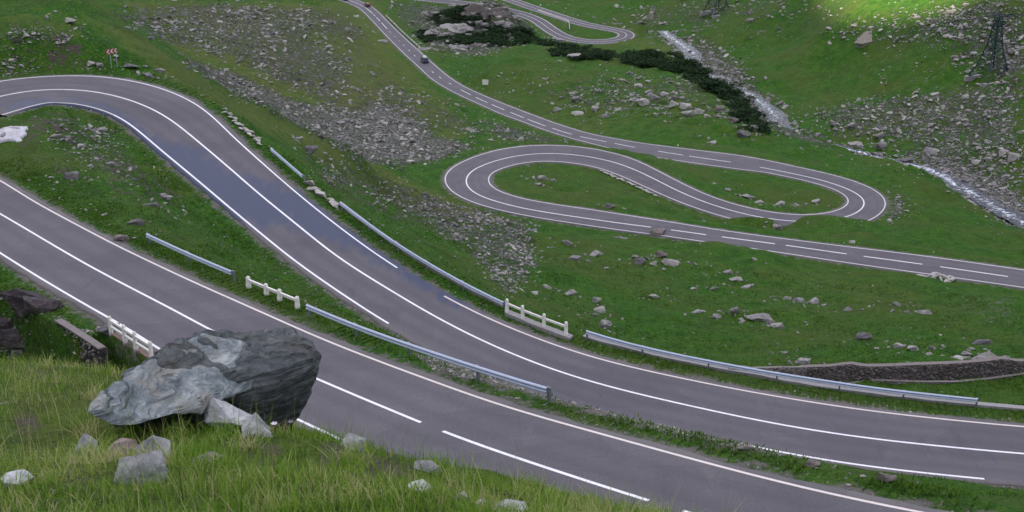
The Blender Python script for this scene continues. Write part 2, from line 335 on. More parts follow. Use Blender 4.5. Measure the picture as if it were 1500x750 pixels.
class MB:
    def __init__(s): s.v = []; s.f = []
    def box(s, c, size, rz=0, taper=1.0, M=None):
        c = Vector(c); b = len(s.v); hx, hy, hz = size[0]/2, size[1]/2, size[2]/2
        for z, k in ((-hz, 1), (hz, taper)):
            for x, y in ((-hx, -hy), (hx, -hy), (hx, hy), (-hx, hy)):
                p = Vector((x*k, y*k, z)); p.rotate(Matrix.Rotation(rz, 3, 'Z')); s.v.append(c+p)
        s.f += [(b, b+3, b+2, b+1), (b+4, b+5, b+6, b+7)]+[(b+i, b+(i+1) % 4, b+4+(i+1) % 4, b+4+i) for i in range(4)]
        return s
    def bar(s, p, q, w, h=None):
        p, q = Vector(p), Vector(q); h = h or w; d = (q-p)
        if d.length < 1e-6: return s
        d.normalize(); up = Vector((0, 0, 1)) if abs(d.z) < .95 else Vector((1, 0, 0))
        a = d.cross(up).normalized(); u = a.cross(d); b = len(s.v)
        for e in (p, q):
            for i, j in ((-1, -1), (1, -1), (1, 1), (-1, 1)): s.v.append(e+a*i*w/2+u*j*h/2)
        s.f += [(b, b+1, b+2, b+3), (b+7, b+6, b+5, b+4)]+[(b+i, b+4+i, b+4+(i+1) % 4, b+(i+1) % 4) for i in range(4)]
        return s
    def ngon(s, pts):
        b = len(s.v); s.v += [Vector(p) for p in pts]; s.f.append(tuple(range(b, b+len(pts)))); return s
    def prism(s, poly, y0, y1):           # polygon in x,z extruded along y
        b = len(s.v); n_ = len(poly)
        for y in (y0, y1):
            for x, z in poly: s.v.append(Vector((x, y, z)))
        s.f += [tuple(range(b, b+n_)), tuple(range(b+2*n_-1, b+n_-1, -1))]
        s.f += [(b+i, b+n_+i, b+n_+(i+1) % n_, b+(i+1) % n_) for i in range(n_)]
        return s
    def lathe(s, c, prof, seg=10, axis='Z'):
        c = Vector(c); b = len(s.v); m = len(prof)
        for r, z in prof:
            for k in range(seg):
                a = 2*math.pi*k/seg; p = Vector((r*math.cos(a), r*math.sin(a), z))
                if axis == 'Y': p = Vector((p.x, p.z, p.y))
                if axis == 'X': p = Vector((p.z, p.x, p.y))
                s.v.append(c+p)
        for i in range(m-1):
            for k in range(seg): s.f.append((b+i*seg+k, b+i*seg+(k+1) % seg, b+(i+1)*seg+(k+1) % seg, b+(i+1)*seg+k))
        s.f.append(tuple(b+k for k in range(seg))[::-1]); s.f.append(tuple(b+(m-1)*seg+k for k in range(seg)))
        return s
    def mesh(s, name, mat=None, smooth=False):
        me = bpy.data.meshes.new(name); me.from_pydata([tuple(v) for v in s.v], [], s.f); me.update()
        bm = bmesh.new(); bm.from_mesh(me); bmesh.ops.recalc_face_normals(bm, faces=bm.faces); bm.to_mesh(me); bm.free()
        if smooth:
            for p in me.polygons: p.use_smooth = True
        if mat: me.materials.append(mat)
        return me
    def build(s, name, mat, parent=None, smooth=False): return link_mesh(name, s.mesh(name, mat, smooth), parent)

# ------------------------------------------------------------------ materials
class NT:
    def __init__(s, name):
        s.m = bpy.data.materials.new(name); s.m.use_nodes = True; s.t = s.m.node_tree; s.t.nodes.clear()
        s.out = s.t.nodes.new('ShaderNodeOutputMaterial'); s.b = s.t.nodes.new('ShaderNodeBsdfPrincipled')
        s.t.links.new(s.b.outputs[0], s.out.inputs[0]); s.b.inputs['Roughness'].default_value = .85
        s.g = s.node('ShaderNodeNewGeometry')
    def node(s, ty, **k):
        nd = s.t.nodes.new(ty)
        for a, v in k.items(): setattr(nd, a, v)
        return nd
    def L(s, a, b): s.t.links.new(a, b)
    def pos(s, sc=(1, 1, 1), rot=(0, 0, 0), obj=False):
        mpn = s.node('ShaderNodeMapping'); mpn.inputs['Scale'].default_value = sc; mpn.inputs['Rotation'].default_value = rot
        if obj: s.L(s.node('ShaderNodeTexCoord').outputs['Object'], mpn.inputs[0])
        else: s.L(s.g.outputs['Position'], mpn.inputs[0])
        return mpn.outputs[0]
    def noise(s, vec, scale, detail=5, rough=.6, dist=0):
        nd = s.node('ShaderNodeTexNoise'); nd.inputs['Scale'].default_value = scale; nd.inputs['Detail'].default_value = detail
        nd.inputs['Roughness'].default_value = rough; nd.inputs['Distortion'].default_value = dist; s.L(vec, nd.inputs['Vector']); return nd.outputs['Fac']
    def vor(s, vec, scale, out='Distance', feat='F1'):
        nd = s.node('ShaderNodeTexVoronoi'); nd.feature = feat; nd.inputs['Scale'].default_value = scale; s.L(vec, nd.inputs['Vector']); return nd.outputs[out]
    def ramp(s, f, stops, interp='LINEAR'):
        nd = s.node('ShaderNodeValToRGB'); nd.color_ramp.interpolation = interp; e = nd.color_ramp.elements
        while len(e) < len(stops): e.new(.5)
        for i, (p, c) in enumerate(stops):
            e[i].position = p; e[i].color = (c, c, c, 1) if isinstance(c, (int, float)) else (*c, 1)
        s.L(f, nd.inputs[0]); return nd.outputs[0]
    def mix(s, f, a, b, mode='MIX'):
        nd = s.node('ShaderNodeMix'); nd.data_type = 'RGBA'; nd.blend_type = mode
        for i, v in ((0, f), (6, a), (7, b)):
            if isinstance(v, (int, float)): nd.inputs[i].default_value = v if i == 0 else (v, v, v, 1)
            elif isinstance(v, tuple): nd.inputs[i].default_value = (*v, 1)
            else: s.L(v, nd.inputs[i])
        return nd.outputs[2]
    def math(s, op, a, b=None, clamp=False):
        nd = s.node('ShaderNodeMath'); nd.operation = op; nd.use_clamp = clamp
        for i, v in ((0, a), (1, b)):
            if v is None: continue
            if isinstance(v, (int, float)): nd.inputs[i].default_value = v
            else: s.L(v, nd.inputs[i])
        return nd.outputs[0]
    def attr(s, name, out='Fac'):
        nd = s.node('ShaderNodeAttribute'); nd.attribute_name = name; return nd.outputs[out]
    def bump(s, h, dist=.05, strength=.6, normal=None):
        nd = s.node('ShaderNodeBump'); nd.inputs['Distance'].default_value = dist; nd.inputs['Strength'].default_value = strength
        s.L(h, nd.inputs['Height'])
        if normal: s.L(normal, nd.inputs['Normal'])
        s.L(nd.outputs[0], s.b.inputs['Normal']); return nd.outputs[0]
    def col(s, c):
        if isinstance(c, tuple): s.b.inputs['Base Color'].default_value = (*c, 1)
        else: s.L(c, s.b.inputs['Base Color'])
    def rough(s, r):
        if isinstance(r, (int, float)): s.b.inputs['Roughness'].default_value = r
        else: s.L(r, s.b.inputs['Roughness'])

def mat_terrain():
    t = NT('meadow_ground'); p = t.pos()
    n1 = t.noise(p, .06, 6, .6); n2 = t.noise(p, .5, 6, .65); n3 = t.noise(p, 3.2, 5, .7); n4 = t.noise(t.pos((1, 1, .4)), 9, 3, .6)
    g = t.ramp(n2, [(.30, (.010, .036, .003)), (.43, (.020, .088, .006)), (.56, (.042, .145, .008)), (.70, (.095, .175, .018))])
    g2 = t.ramp(n3, [(.34, (.003, .016, .002)), (.5, (.028, .102, .006)), (.64, (.115, .200, .022))])
    g = t.mix(.5, g, g2)
    g = t.mix(t.ramp(n1, [(.42, 0.), (.62, .55)]), g, (.085, .100, .022))
    g = t.mix(t.math('MULTIPLY', t.ramp(n4, [(.45, 0.), (.62, 1.)]), .45), g, (.006, .014, .004))
    sp_ = t.ramp(t.vor(p, 1.7), [(.10, 1.), (.17, 0.)]); sp_ = t.math('MULTIPLY', sp_, t.ramp(t.noise(p, .18, 4, .7), [(.48, 0.), (.62, .8)])); g = t.mix(sp_, g, (.22, .21, .19))
    # dry / yellow grass, also yellows the sunlit patch
    yl = t.math('ADD', t.attr('dry'), t.math('MULTIPLY', t.math('SUBTRACT', n2, .5), .9), True)
    g = t.mix(t.ramp(yl, [(.3, 0.), (.9, .85)]), g, t.mix(n3, (.055, .085, .010), (.16, .15, .045)))
    # bare soil
    so = t.math('ADD', t.attr('soil'), t.math('MULTIPLY', t.math('SUBTRACT', t.noise(p, .9, 7, .7), .5), 1.6), True)
    soc = t.mix(n3, (.040, .031, .026), (.13, .105, .085))
    g = t.mix(t.ramp(so, [(.42, 0.), (.6, 1.)]), g, soc)
    # gravel verge beside the asphalt
    ve = t.math('ADD', t.attr('verge'), t.math('MULTIPLY', t.math('SUBTRACT', t.noise(p, 1.1, 6, .7), .5), 1.3), True)
    vc = t.mix(t.noise(p, 14, 4, .7), (.09, .08, .08), (.24, .215, .20))
    g = t.mix(t.ramp(ve, [(.45, 0.), (.62, .9)]), g, vc)
    # stony ground: cells of rock with dark joints
    v1 = t.vor(p, 1.1); c1 = t.vor(p, 1.1, 'Color'); v2 = t.vor(p, 3.2); c2 = t.vor(p, 3.2, 'Color')
    rk = t.mix(.5, t.ramp(c1, [(0., (.10, .095, .098)), (.5, (.19, .18, .178)), (1., (.32, .30, .285))]), t.ramp(c2, [(0., (.06, .058, .065)), (.6, (.19, .18, .18)), (1., (.38, .36, .34))]))
    rk = t.mix(t.ramp(t.mix(.5, v1, v2), [(.40, 0.), (.62, .8)]), rk, (.03, .03, .028))
    rk = t.mix(t.ramp(n3, [(.5, 0.), (.62, .75)]), rk, (.06, .085, .02))
    sc = t.math('ADD', t.attr('scree'), t.math('MULTIPLY', t.math('SUBTRACT', t.noise(p, .55, 9, .82), .5), 3.2), True)
    sf = t.ramp(sc, [(.47, 0.), (.57, .92)])
    # never over lightly stony ground far from scree
    sf = t.math('MULTIPLY', sf, t.ramp(t.attr('scree'), [(.05, 0.), (.2, 1.)]))
    g = t.mix(sf, g, rk)
    t.col(g); t.rough(.95); t.b.inputs['Specular IOR Level'].default_value = .15
    h = t.math('ADD', t.math('MULTIPLY', n3, 1.0), t.math('MULTIPLY', n4, .5))
    h = t.math('ADD', h, t.math('MULTIPLY', t.math('MULTIPLY', t.math('SUBTRACT', 1., v2), sf), 1.2))
    t.bump(h, .30, 1.0)
    return t.m
def mat_rock(name, a, b, c, lichen=(.10, .11, .05), sc=1.0, moss=.3, strata=False):
    t = NT(name); oi = t.node('ShaderNodeObjectInfo')
    p = t.pos((1, 1, 1))
    if strata: ps = t.pos((.45, .6, 7.5), (math.radians(8), math.radians(20), 0))
    else: ps = t.pos((1, 1, 2.2), (.3, .2, 0))
    n1 = t.noise(ps, 2.2*sc, 8, .68, .12 if strata else .6); n2 = t.noise(p, 9*sc, 6, .7); n3 = t.noise(p, 1.1*sc, 4)
    col = t.ramp(n1, [(.3, a), (.5, b), (.68, c)])
    col = t.mix(t.ramp(n2, [(.3, .55), (.6, 0.)]), col, tuple(x*.45 for x in a))
    col = t.mix(t.ramp(n3, [(.52, 0.), (.62, moss)]), col, lichen)
    if strata:
        n6 = t.noise(t.pos((.5, .7, 11), (math.radians(8), math.radians(20), 0)), 2.6, 8, .75, .05); col = t.mix(t.ramp(n6, [(.36, .85), (.46, 0.)]), col, tuple(x*.3 for x in a)); col = t.mix(t.ramp(n6, [(.56, 0.), (.70, .7)]), col, tuple(min(1, x*1.15) for x in c)); n1 = t.math('ADD', n1, t.math('MULTIPLY', n6, .9))  # layer streaks; the dark ones put the shade of cracks into the colour
    isl = t.math('ADD', t.math('MULTIPLY', t.g.outputs['Random Per Island'], .55), t.math('MULTIPLY', oi.outputs['Random'], .3))
    br = t.ramp(isl, [(0., .55), (.85, 1.35)])
    col = t.mix(1., col, br, 'MULTIPLY')
    t.col(col); t.rough(.9); t.b.inputs['Specular IOR Level'].default_value = .25
    t.bump(t.math('ADD', n1, t.math('MULTIPLY', n2, .35)), .08/sc, .9)
    return t.m
def mat_asphalt():
    t = NT('asphalt'); p = t.pos()
    n1 = t.noise(p, .22, 5, .6); n2 = t.noise(p, 2.2, 5, .7); n3 = t.noise(p, 45, 3, .7); n4 = t.noise(t.pos((1, 1, 1)), .07, 3)
    c = t.ramp(n1, [(.3, (.080, .073, .090)), (.52, (.098, .089, .107)), (.72, (.120, .107, .122))])
    c = t.mix(t.ramp(n4, [(.4, 0.), (.65, .5)]), c, (.112, .100, .108))
    n5 = t.noise(p, 14, 4, .8); c = t.mix(t.math('MULTIPLY', t.ramp(n3, [(.35, 0.), (.7, 1.)]), .45), c, (.17, .16, .175)); c = t.mix(t.ramp(n5, [(.36, .55), (.5, 0.)]), c, (.050, .046, .058)); c = t.mix(t.ramp(n5, [(.54, 0.), (.68, .4)]), c, (.18, .165, .175))
    c = t.mix(t.math('MULTIPLY', t.ramp(n2, [(.45, 0.), (.8, 1.)]), .3), c, (.075, .07, .082))
    # dust at the edges, darker wheel tracks
    ed = t.attr('edge')
    c = t.mix(t.math('MULTIPLY', t.ramp(t.math('ADD', ed, t.math('MULTIPLY', t.math('SUBTRACT', n2, .5), .5)), [(.55, 0.), (1., 1.)]), .55), c, (.175, .155, .145))
    tr = t.attr('track'); c = t.mix(t.math('MULTIPLY', tr, .5), c, (.075, .069, .084))
    # cracks and patches
    pc = t.vor(t.pos((.16, .28, .2), (0, 0, .7)), 1., 'Color'); c = t.mix(t.math('MULTIPLY', t.ramp(pc, [(.55, 0.), (.6, 1.)]), .28), c, (.066, .062, .074))
    stn_ = t.noise(t.pos((1, .25, 1), (0, 0, .75)), .8, 6, .75); c = t.mix(t.ramp(stn_, [(.56, 0.), (.7, .4)]), c, (.055, .05, .062)); c = t.mix(t.ramp(stn_, [(.3, .3), (.42, 0.)]), c, (.16, .145, .15))
    cr = t.vor(t.pos((.35, .35, .35)), 1., 'Distance', 'DISTANCE_TO_EDGE')
    c = t.mix(t.math('MULTIPLY', t.ramp(cr, [(0., 1.), (.012, 0.)]), t.ramp(n1, [(.5, 0.), (.6, .35)])), c, (.04, .038, .045))
    # melt water; its blue is the sky's reflection put into the base colour
    we = t.ramp(t.math('ADD', t.attr('wet'), t.math('MULTIPLY', t.math('SUBTRACT', t.noise(t.pos((1, .35, 1), (0, 0, .6)), .9, 6, .7), .5), 2.0)), [(.30, 0.), (.70, 1.)])
    c = t.mix(t.math('MULTIPLY', we, .9), c, (.038, .050, .098))
    t.col(c); t.rough(t.mix(we, .86, .42)); t.L(t.mix(we, .35, .12), t.b.inputs['Specular IOR Level'])
    t.bump(n3, .012, .5)
    return t.m
def mat_paint(name, c, worn=.25, dirt=(.2, .18, .19)):
    t = NT(name); p = t.pos(); n_ = t.noise(p, 9, 6, .8); n2 = t.noise(p, .8, 3)
    f = t.math('MULTIPLY', t.ramp(t.math('ADD', t.math('MULTIPLY', n_, .8), t.math('MULTIPLY', n2, .25)), [(.5, 0.), (.75, 1.)]), worn)
    t.col(t.mix(f, c, dirt)); t.rough(.6); return t.m
def mat_simple(name, c, rough=.6, metal=0., var=.2, sc=4., bump=0.):
    t = NT(name); n_ = t.noise(t.pos(), sc, 5, .65)
    t.col(t.mix(n_, tuple(x*(1-var) for x in c), tuple(min(1, x*(1+var)) for x in c))); t.rough(rough); t.b.inputs['Metallic'].default_value = metal
    if bump: t.bump(n_, bump, .8)
    return t.m
def mat_leaf(name, dark, mid, light, straw=(.30, .25, .11)):
    t = NT(name); v = t.attr('tint')
    c = t.ramp(v, [(0., dark), (.4, mid), (.78, light), (.9, straw)])
    c = t.mix(t.math('MULTIPLY', t.attr('tip'), .35), c, tuple(min(1, x*1.6) for x in light))
    t.col(c); t.rough(.7); t.b.inputs['Specular IOR Level'].default_value = .2
    tr = t.node('ShaderNodeBsdfTranslucent'); t.L(c, tr.inputs[0]); ms = t.node('ShaderNodeMixShader'); ms.inputs[0].default_value = .3
    t.L(t.b.outputs[0], ms.inputs[1]); t.L(tr.outputs[0], ms.inputs[2]); t.L(ms.outputs[0], t.out.inputs[0])
    return t.m
def mat_water():
    t = NT('stream_water'); p = t.pos(); pd = t.pos((1, 1, 1))
    n1 = t.noise(pd, .9, 6, .7, 1.2); n2 = t.noise(p, 3.5, 4, .7)
    fo = t.ramp(t.math('ADD', n1, t.math('MULTIPLY', t.math('SUBTRACT', t.attr('foam'), .5), .5)), [(.57, 0.), (.64, 1.)])
    t.col(t.mix(fo, (.022, .030, .058), (.70, .73, .82))); t.rough(t.mix(fo, .12, .7))
    t.bump(t.math('ADD', n1, t.math('MULTIPLY', n2, .4)), .25, 1.)
    return t.m
M_ = {}
M_['ground'] = mat_terrain()
M_['rock'] = mat_rock('grey_stone', (.12, .11, .115), (.24, .225, .225), (.42, .39, .37))
M_['rockpale'] = mat_rock('pale_stone', (.22, .20, .19), (.36, .34, .32), (.52, .49, .46), moss=.15)
M_['rockdark'] = mat_rock('dark_stone', (.065, .058, .065), (.13, .12, .13), (.25, .23, .225), moss=.25)
M_['rockbrown'] = mat_rock('brown_stone', (.10, .08, .08), (.18, .15, .145), (.30, .26, .25), moss=.15)
M_['rockblack'] = mat_rock('blackish_stone', (.022, .016, .020), (.050, .040, .046), (.11, .09, .095), moss=.12)
M_['slab'] = mat_rock('layered_blue_grey_stone', (.085, .10, .11), (.19, .215, .23), (.38, .395, .39), lichen=(.22, .20, .165), sc=2.6, moss=.6, strata=True)
M_['nearrock'] = mat_rock('near_grey_stone', (.20, .20, .215), (.38, .38, .39), (.60, .59, .58), sc=2.2, moss=.2)
M_['nearpink'] = mat_rock('near_pinkish_stone', (.18, .12, .115), (.34, .27, .26), (.52, .47, .46), sc=2.2, moss=.1)
M_['asphalt'] = mat_asphalt()
M_['paint'] = mat_paint('white_road_paint', (.78, .76, .80), .55)
M_['paint_dirty'] = mat_paint('dusty_road_paint', (.66, .58, .55), .45)
M_['paint_far'] = mat_paint('weathered_road_paint', (.60, .57, .58), .3)
M_['steel'] = mat_simple('galvanised_steel', (.40, .45, .58), .42, .15, .15, 3)
M_['post'] = mat_simple('dull_steel', (.20, .21, .25), .6, .5)
M_['whitewash'] = mat_simple('whitewashed_concrete', (.68, .65, .62), .85, 0, .22, 5, .02)
M_['concrete'] = mat_simple('grey_concrete', (.26, .245, .25), .9, 0, .3, 3, .03)
M_['coping'] = mat_simple('weathered_coping_stone', (.17, .145, .14), .9, 0, .35, 3, .03)
M_['brownwall'] = mat_simple('stained_concrete', (.19, .12, .10), .9, 0, .45, 2.5, .05)
M_['snow'] = mat_simple('old_snow', (.52, .50, .54), .8, 0, .30, 1.8, .3)
M_['lattice'] = mat_simple('dark_painted_steel', (.022, .045, .055), .6, .3)
M_['grass'] = mat_leaf('grass_blades', (.018, .055, .006), (.080, .185, .014), (.185, .28, .035), (.46, .40, .22))
M_['tuft'] = mat_leaf('meadow_grass', (.010, .035, .006), (.034, .110, .008), (.100, .180, .018), (.18, .17, .06))
M_['pine'] = mat_leaf('dwarf_pine_needles', (.003, .010, .005), (.010, .027, .011), (.024, .052, .014), (.03, .06, .02))
M_['water'] = mat_water()

# ------------------------------------------------------------------ zones of the ground (outlines found on the ground, kept in metres)
def densify(poly, step=9):
    out = []
    for i, (x, y) in enumerate(poly):
        x2, y2 = poly[(i+1) % len(poly)]; m = max(1, int(math.hypot(x2-x, y2-y)/step))
        for k in range(m): out.append((x+(x2-x)*k/m, y+(y2-y)*k/m))
    return out
def inside(x, y, poly):
    c = np.zeros(len(x), bool); n_ = len(poly)
    for i in range(n_):
        x1, y1 = poly[i]; x2, y2 = poly[(i+1) % n_]
        if y1 == y2: continue
        k = ((y1 > y) != (y2 > y)) & (x < (x2-x1)*(y-y1)/(y2-y1)+x1); c ^= k
    return c
ZONES = [  # kind, strength, outline
 ('scree', .76, [(255,80),(340,105),(440,150),(530,165),(560,150),(640,200),(700,215),(650,232),(600,245),(540,240),(470,205),(400,165),(320,125)]),
 ('scree', .62, [(525,120),(560,160),(620,175),(655,220),(640,235),(560,235),(530,180)]),
 ('scree', .52, [(160,15),(330,0),(430,40),(520,90),(500,165),(430,130),(330,85),(230,60)]),
 ('scree', .5, [(330,8),(480,14),(545,50),(520,62),(440,45),(360,30)]),
 ('scree', .42, [(540,95),(600,130),(690,175),(720,200),(640,190),(560,160)]),
 ('scree', .54, [(560,260),(640,290),(720,310),(790,330),(780,400),(740,435),(690,370),(610,320),(540,280)]),
 ('scree', .56, [(690,360),(760,350),(790,385),(745,435),(715,400)]),
 ('scree', .42, [(430,215),(540,250),(580,300),(480,270)]),
 ('scree', .52, [(1180,165),(1300,140),(1400,130),(1500,120),(1500,230),(1400,215),(1300,210),(1230,200)]),
 ('scree', .45, [(1330,210),(1500,225),(1500,330),(1400,260)]),
 ('scree', .6, [(1215,40),(1330,18),(1450,0),(1500,0),(1500,40),(1400,65),(1330,60),(1240,60)]),
 ('scree', .45, [(1400,62),(1500,40),(1500,115),(1400,100)]),
 ('scree', .8, [(1455,75),(1500,60),(1500,110),(1465,112)]),
 ('scree', .36, [(860,110),(1080,110),(1110,190),(1000,160),(900,170),(760,135)]),
 ('scree', .62, [(590,25),(640,5),(700,0),(765,10),(790,50),(700,85),(620,72)]),
 ('scree', .5, [(570,0),(625,0),(640,25),(600,45),(575,22)]),
 ('scree', .7, [(985,55),(1035,60),(1090,100),(1150,180),(1215,205),(1225,218),(1150,200),(1090,160),(1040,120),(1000,95)]),
 ('scree', .9, [(1300,220),(1380,228),(1440,265),(1500,290),(1500,345),(1420,290),(1345,240)]),
 ('scree', .62, [(700,172),(760,190),(830,207),(905,225),(950,240),(880,222),(800,207),(735,205)]),
 ('scree', .4, [(900,15),(1010,0),(1150,0),(1030,45),(960,40)]),
 ('scree', .3, [(1100,0),(1260,0),(1200,60),(1080,50)]),
 ('scree', .5, [(840,22),(900,30),(960,45),(985,60),(940,42),(870,34)]),
 ('scree', .55, [(0,40),(60,42),(128,60),(60,66),(0,66)]),
 ('scree', .8, [(0,88),(50,90),(60,108),(0,110)]),
 ('scree', .42, [(60,172),(130,166),(200,240),(268,290),(240,310),(150,250),(80,210)]),
 ('scree', .5, [(0,455),(90,470),(150,500),(150,530),(0,520)]),
 ('scree', .7, [(1293,275),(1322,285),(1330,310),(1300,328)]),
 ('soil', .92, [(0,70),(110,62),(140,88),(150,100),(80,104),(55,92),(0,88)]),
 ('soil', .55, [(0,38),(90,30),(130,60),(60,44),(0,44)]),
 ('sand', .5, [(1380,436),(1500,425),(1500,485),(1420,470)]),
 ('soil', .5, [(40,165),(110,162),(110,185),(60,215),(0,225),(0,212)]),
 ('soil', .5, [(40,235),(110,240),(130,290),(60,260)]),
 ('soil', .55, [(1070,118),(1130,135),(1150,165),(1100,130)]),
 ('soil', .5, [(1130,135),(1175,165),(1170,190),(1120,150)]),
 ('soil', .5, [(840,205),(870,215),(855,222)]),
 ('soil', .48, [(540,130),(590,160),(560,190),(540,160)]),
 ('soil', .45, [(150,130),(240,240),(290,310),(350,380),(330,350),(260,280),(190,190)]),
 ('soil', .6, [(470,655),(600,650),(640,700),(560,735),(460,720)]),
 ('sand', .62, [(0,44),(60,44),(125,60),(60,66),(0,64)]),
 ('sand', .95, [(760,556),(800,568),(900,600),(1000,628),(1140,664),(1150,676),(1060,662),(950,636),(880,614),(800,590),(640,548),(600,524),(640,522),(700,540)]),
 ('sand', .7, [(1290,272),(1325,283),(1335,312),(1300,330)]), ('sand', .6, [(1440,700),(1500,706),(1500,722),(1440,714)]), ('sand', .5, [(0,28),(30,262),(0,240)]),
 ('dry', .62, [(100,8),(190,45),(250,80),(330,130),(430,180),(545,240),(530,262),(430,215),(330,165),(240,120),(180,75)]),
 ('dry', .6, [(0,15),(100,25),(160,70),(90,60),(0,40)]),
 ('dry', .7, [(150,170),(190,190),(300,310),(430,410),(520,470),(480,450),(380,380),(280,300),(200,220)]),
 ('dry', .55, [(940,45),(985,70),(1005,90),(900,68),(860,66)]),
 ('dry', .5, [(730,165),(850,200),(960,205),(900,190),(820,165)]),
 ('dry', .62, [(430,190),(560,240),(680,300),(780,330),(700,340),(560,290),(460,240)]),
 ('dry', .45, [(1150,55),(1250,0),(1420,0),(1300,30),(1200,60)]),
 ('dry', .6, [(1220,0),(1400,0),(1330,22),(1240,22)]),  # outline of the sunlit pool, its warm yellow put into the grass colour
 ('dry', .55, [(0,520),(230,525),(300,640),(420,650),(700,710),(900,745),(600,750),(0,750)]),
 ('dry', .6, [(170,0),(560,0),(600,90),(700,190),(640,240),(430,170),(260,80)]), ('soil', .43, [(230,5),(520,5),(560,80),(640,180),(560,190),(400,120)]), ('soil', .43, [(440,240),(560,262),(700,320),(760,400),(640,350),(520,300)]), ('dry', .34, [(740,80),(900,95),(1050,150),(1100,215),(900,190),(760,150)]), ('soil', .4, [(80,180),(220,230),(290,300),(240,330),(130,270)]),
 ('dry', .3, [(1150,60),(1500,60),(1500,330),(1250,215),(1150,150)]), ('soil', .33, [(1230,20),(1500,20),(1500,110),(1300,90)]),
 ('soil', .85, [(545,378),(640,438),(735,480),(835,512),(838,504),(738,472),(640,424),(560,370)]), ('soil', .55, [(0,600),(60,590),(80,640),(20,660)]), ('soil', .55, [(60,700),(170,690),(180,750),(70,750)]), ('soil', .5, [(330,650),(420,660),(430,720),(340,700)]), ('soil', .5, [(20,530),(110,528),(120,560),(30,570)]),
 ('dry', .4, [(930,390),(1100,410),(1300,450),(1400,440),(1250,410),(1050,380)]),
 ('dry', .45, [(520,470),(700,580),(1000,660),(1200,700),(1000,650),(700,575),(560,480)]),
]
ZW = []
for kind, st, poly in ZONES:
    dp = np.array(densify(poly)); p, h = cast(dp[:, 0], dp[:, 1])
    ZW.append((kind, st, p[:, :2]))

# ------------------------------------------------------------------ ground sheet: finer near the stand point
az = np.concatenate([np.arange(-180, -60, 2.0), np.arange(-60, -23, .5), np.arange(-23, 23, .09), np.arange(23, 60, .5), np.arange(60, 180, 2.0)])
rr = [0.4]
while rr[-1] < 1900:
    r = rr[-1]; k = .016 if r < 15 else .022 if r < 45 else .006 if r < 350 else .0085 if r < 650 else .035
    rr.append(r*(1+k))
rr = np.array(rr)
AZ, RR = np.meshgrid(np.radians(az), rr, indexing='ij')
GX = (RR*np.sin(AZ)).ravel(); GY = (RR*np.cos(AZ)).ravel()
GZ = base_h(GX, GY)
nearmask = (RR.ravel() < 680) & (np.abs(GX) < 300) & (GY > 0)
gd = np.full(len(GX), 99.0)
zf, df, of_, ix_ = height(GX[nearmask], GY[nearmask], True)
GZ[nearmask] = zf; gd[nearmask] = df
far = ~nearmask
GZ[far] += fbm(GX[far], GY[far], 60, 5, 5)*np.clip(RR.ravel()[far]/60, 0, 14)*(RR.ravel()[far] > 30)
na, nr = AZ.shape
attrs = {}
for kind in ('scree', 'soil', 'dry', 'sand'):
    a = np.zeros(na*nr)
    for k_, st, poly in ZW:
        if k_ != kind: continue
        x0, y0 = poly.min(0); x1, y1 = poly.max(0)
        m = np.where((GX > x0) & (GX < x1) & (GY > y0) & (GY < y1))[0]
        if len(m): 
            ins = inside(GX[m], GY[m], poly); a[m] = np.maximum(a[m], st*ins)
    a = a.reshape(na, nr)
    for _ in range(6):
        b = a.copy(); b[2:-2] = (a[:-4]+a[1:-3]+a[2:-2]+a[3:-1]+a[4:])/5; a = b.copy()
        b[:, 1:-1] = (a[:, :-2]+a[:, 1:-1]+a[:, 2:])/3; a = b
    attrs[kind] = a.ravel()
far_side = smooth01((RR.ravel()-600)/150)
attrs['scree'] = np.maximum(attrs['scree'], .35*far_side)
sh = np.clip(1-(gd-.1)/1.5, 0, 1)*.62; sh[gd > 3] = 0
attrs['verge'] = np.maximum(sh*(RR.ravel() > 30), attrs.pop('sand')*.85)
for k in ('scree', 'soil'): attrs[k] *= np.clip((gd-.4)/1.0, 0, 1)
idx = np.arange(na*nr).reshape(na, nr)
qi = np.stack([idx[:-1, :-1], idx[1:, :-1], idx[1:, 1:], idx[:-1, 1:]], -1).reshape(-1, 4)
last = np.stack([idx[-1, :-1], idx[0, :-1], idx[0, 1:], idx[-1, 1:]], -1)
qi = np.vstack([qi, last])[:, ::-1]
me = np_mesh('ground', np.stack([GX, GY, GZ], 1), qi, True, attrs)
ground = link_mesh('ground', me, None, M_['ground']); tag(ground, kind='structure')
print('ground faces', len(qi))

# unseen ridge added behind the stand point, crest notched to shape the valley's shade
a_ = np.array([SUN_AZ_VEC.x, SUN_AZ_VEC.y]); e_ = np.array([-a_[1], a_[0]]); RD = 720.0
bp, _h = cast(np.array([1204, 1222, 1245, 1290, 1330, 1370, 1402, 1425]), np.array([-4, 14, 24, 24, 22, 14, 7, -3]), tmax=900)
bs = bp[:, :2] @ e_; bh = bp[:, 2]+(RD-bp[:, :2] @ a_)*math.tan(SUN_EL); o_ = np.argsort(bs); bs, bh = bs[o_], bh[o_]
print('ridge notch', np.round(bs), np.round(bh))
ss = np.unique(np.r_[np.arange(-1500, 1500, 40.), np.arange(bs[0]-60, bs[-1]+60, 3.)])
inn = (ss > bs[0]) & (ss < bs[-1])
hh = np.where(inn, np.interp(ss, bs, bh)-1.0, 0); taper = np.clip(-ss-480, 0, None)*.55+np.clip(ss-170, 0, None)*.55
outd = np.maximum(bs[0]-ss, ss-bs[-1]); hh = np.where(inn, hh, np.interp(ss, bs, bh)+np.clip(outd*1.2, 3, 90)+fbm(ss, 0*ss, 50, 4, 8)*8*np.clip(outd/30, 0, 1)-taper)
tt = np.array([-540, -460, -360, -280, -200, -130, -80, -40, -15, 0, 15, 60, 160, 320.])
V = []
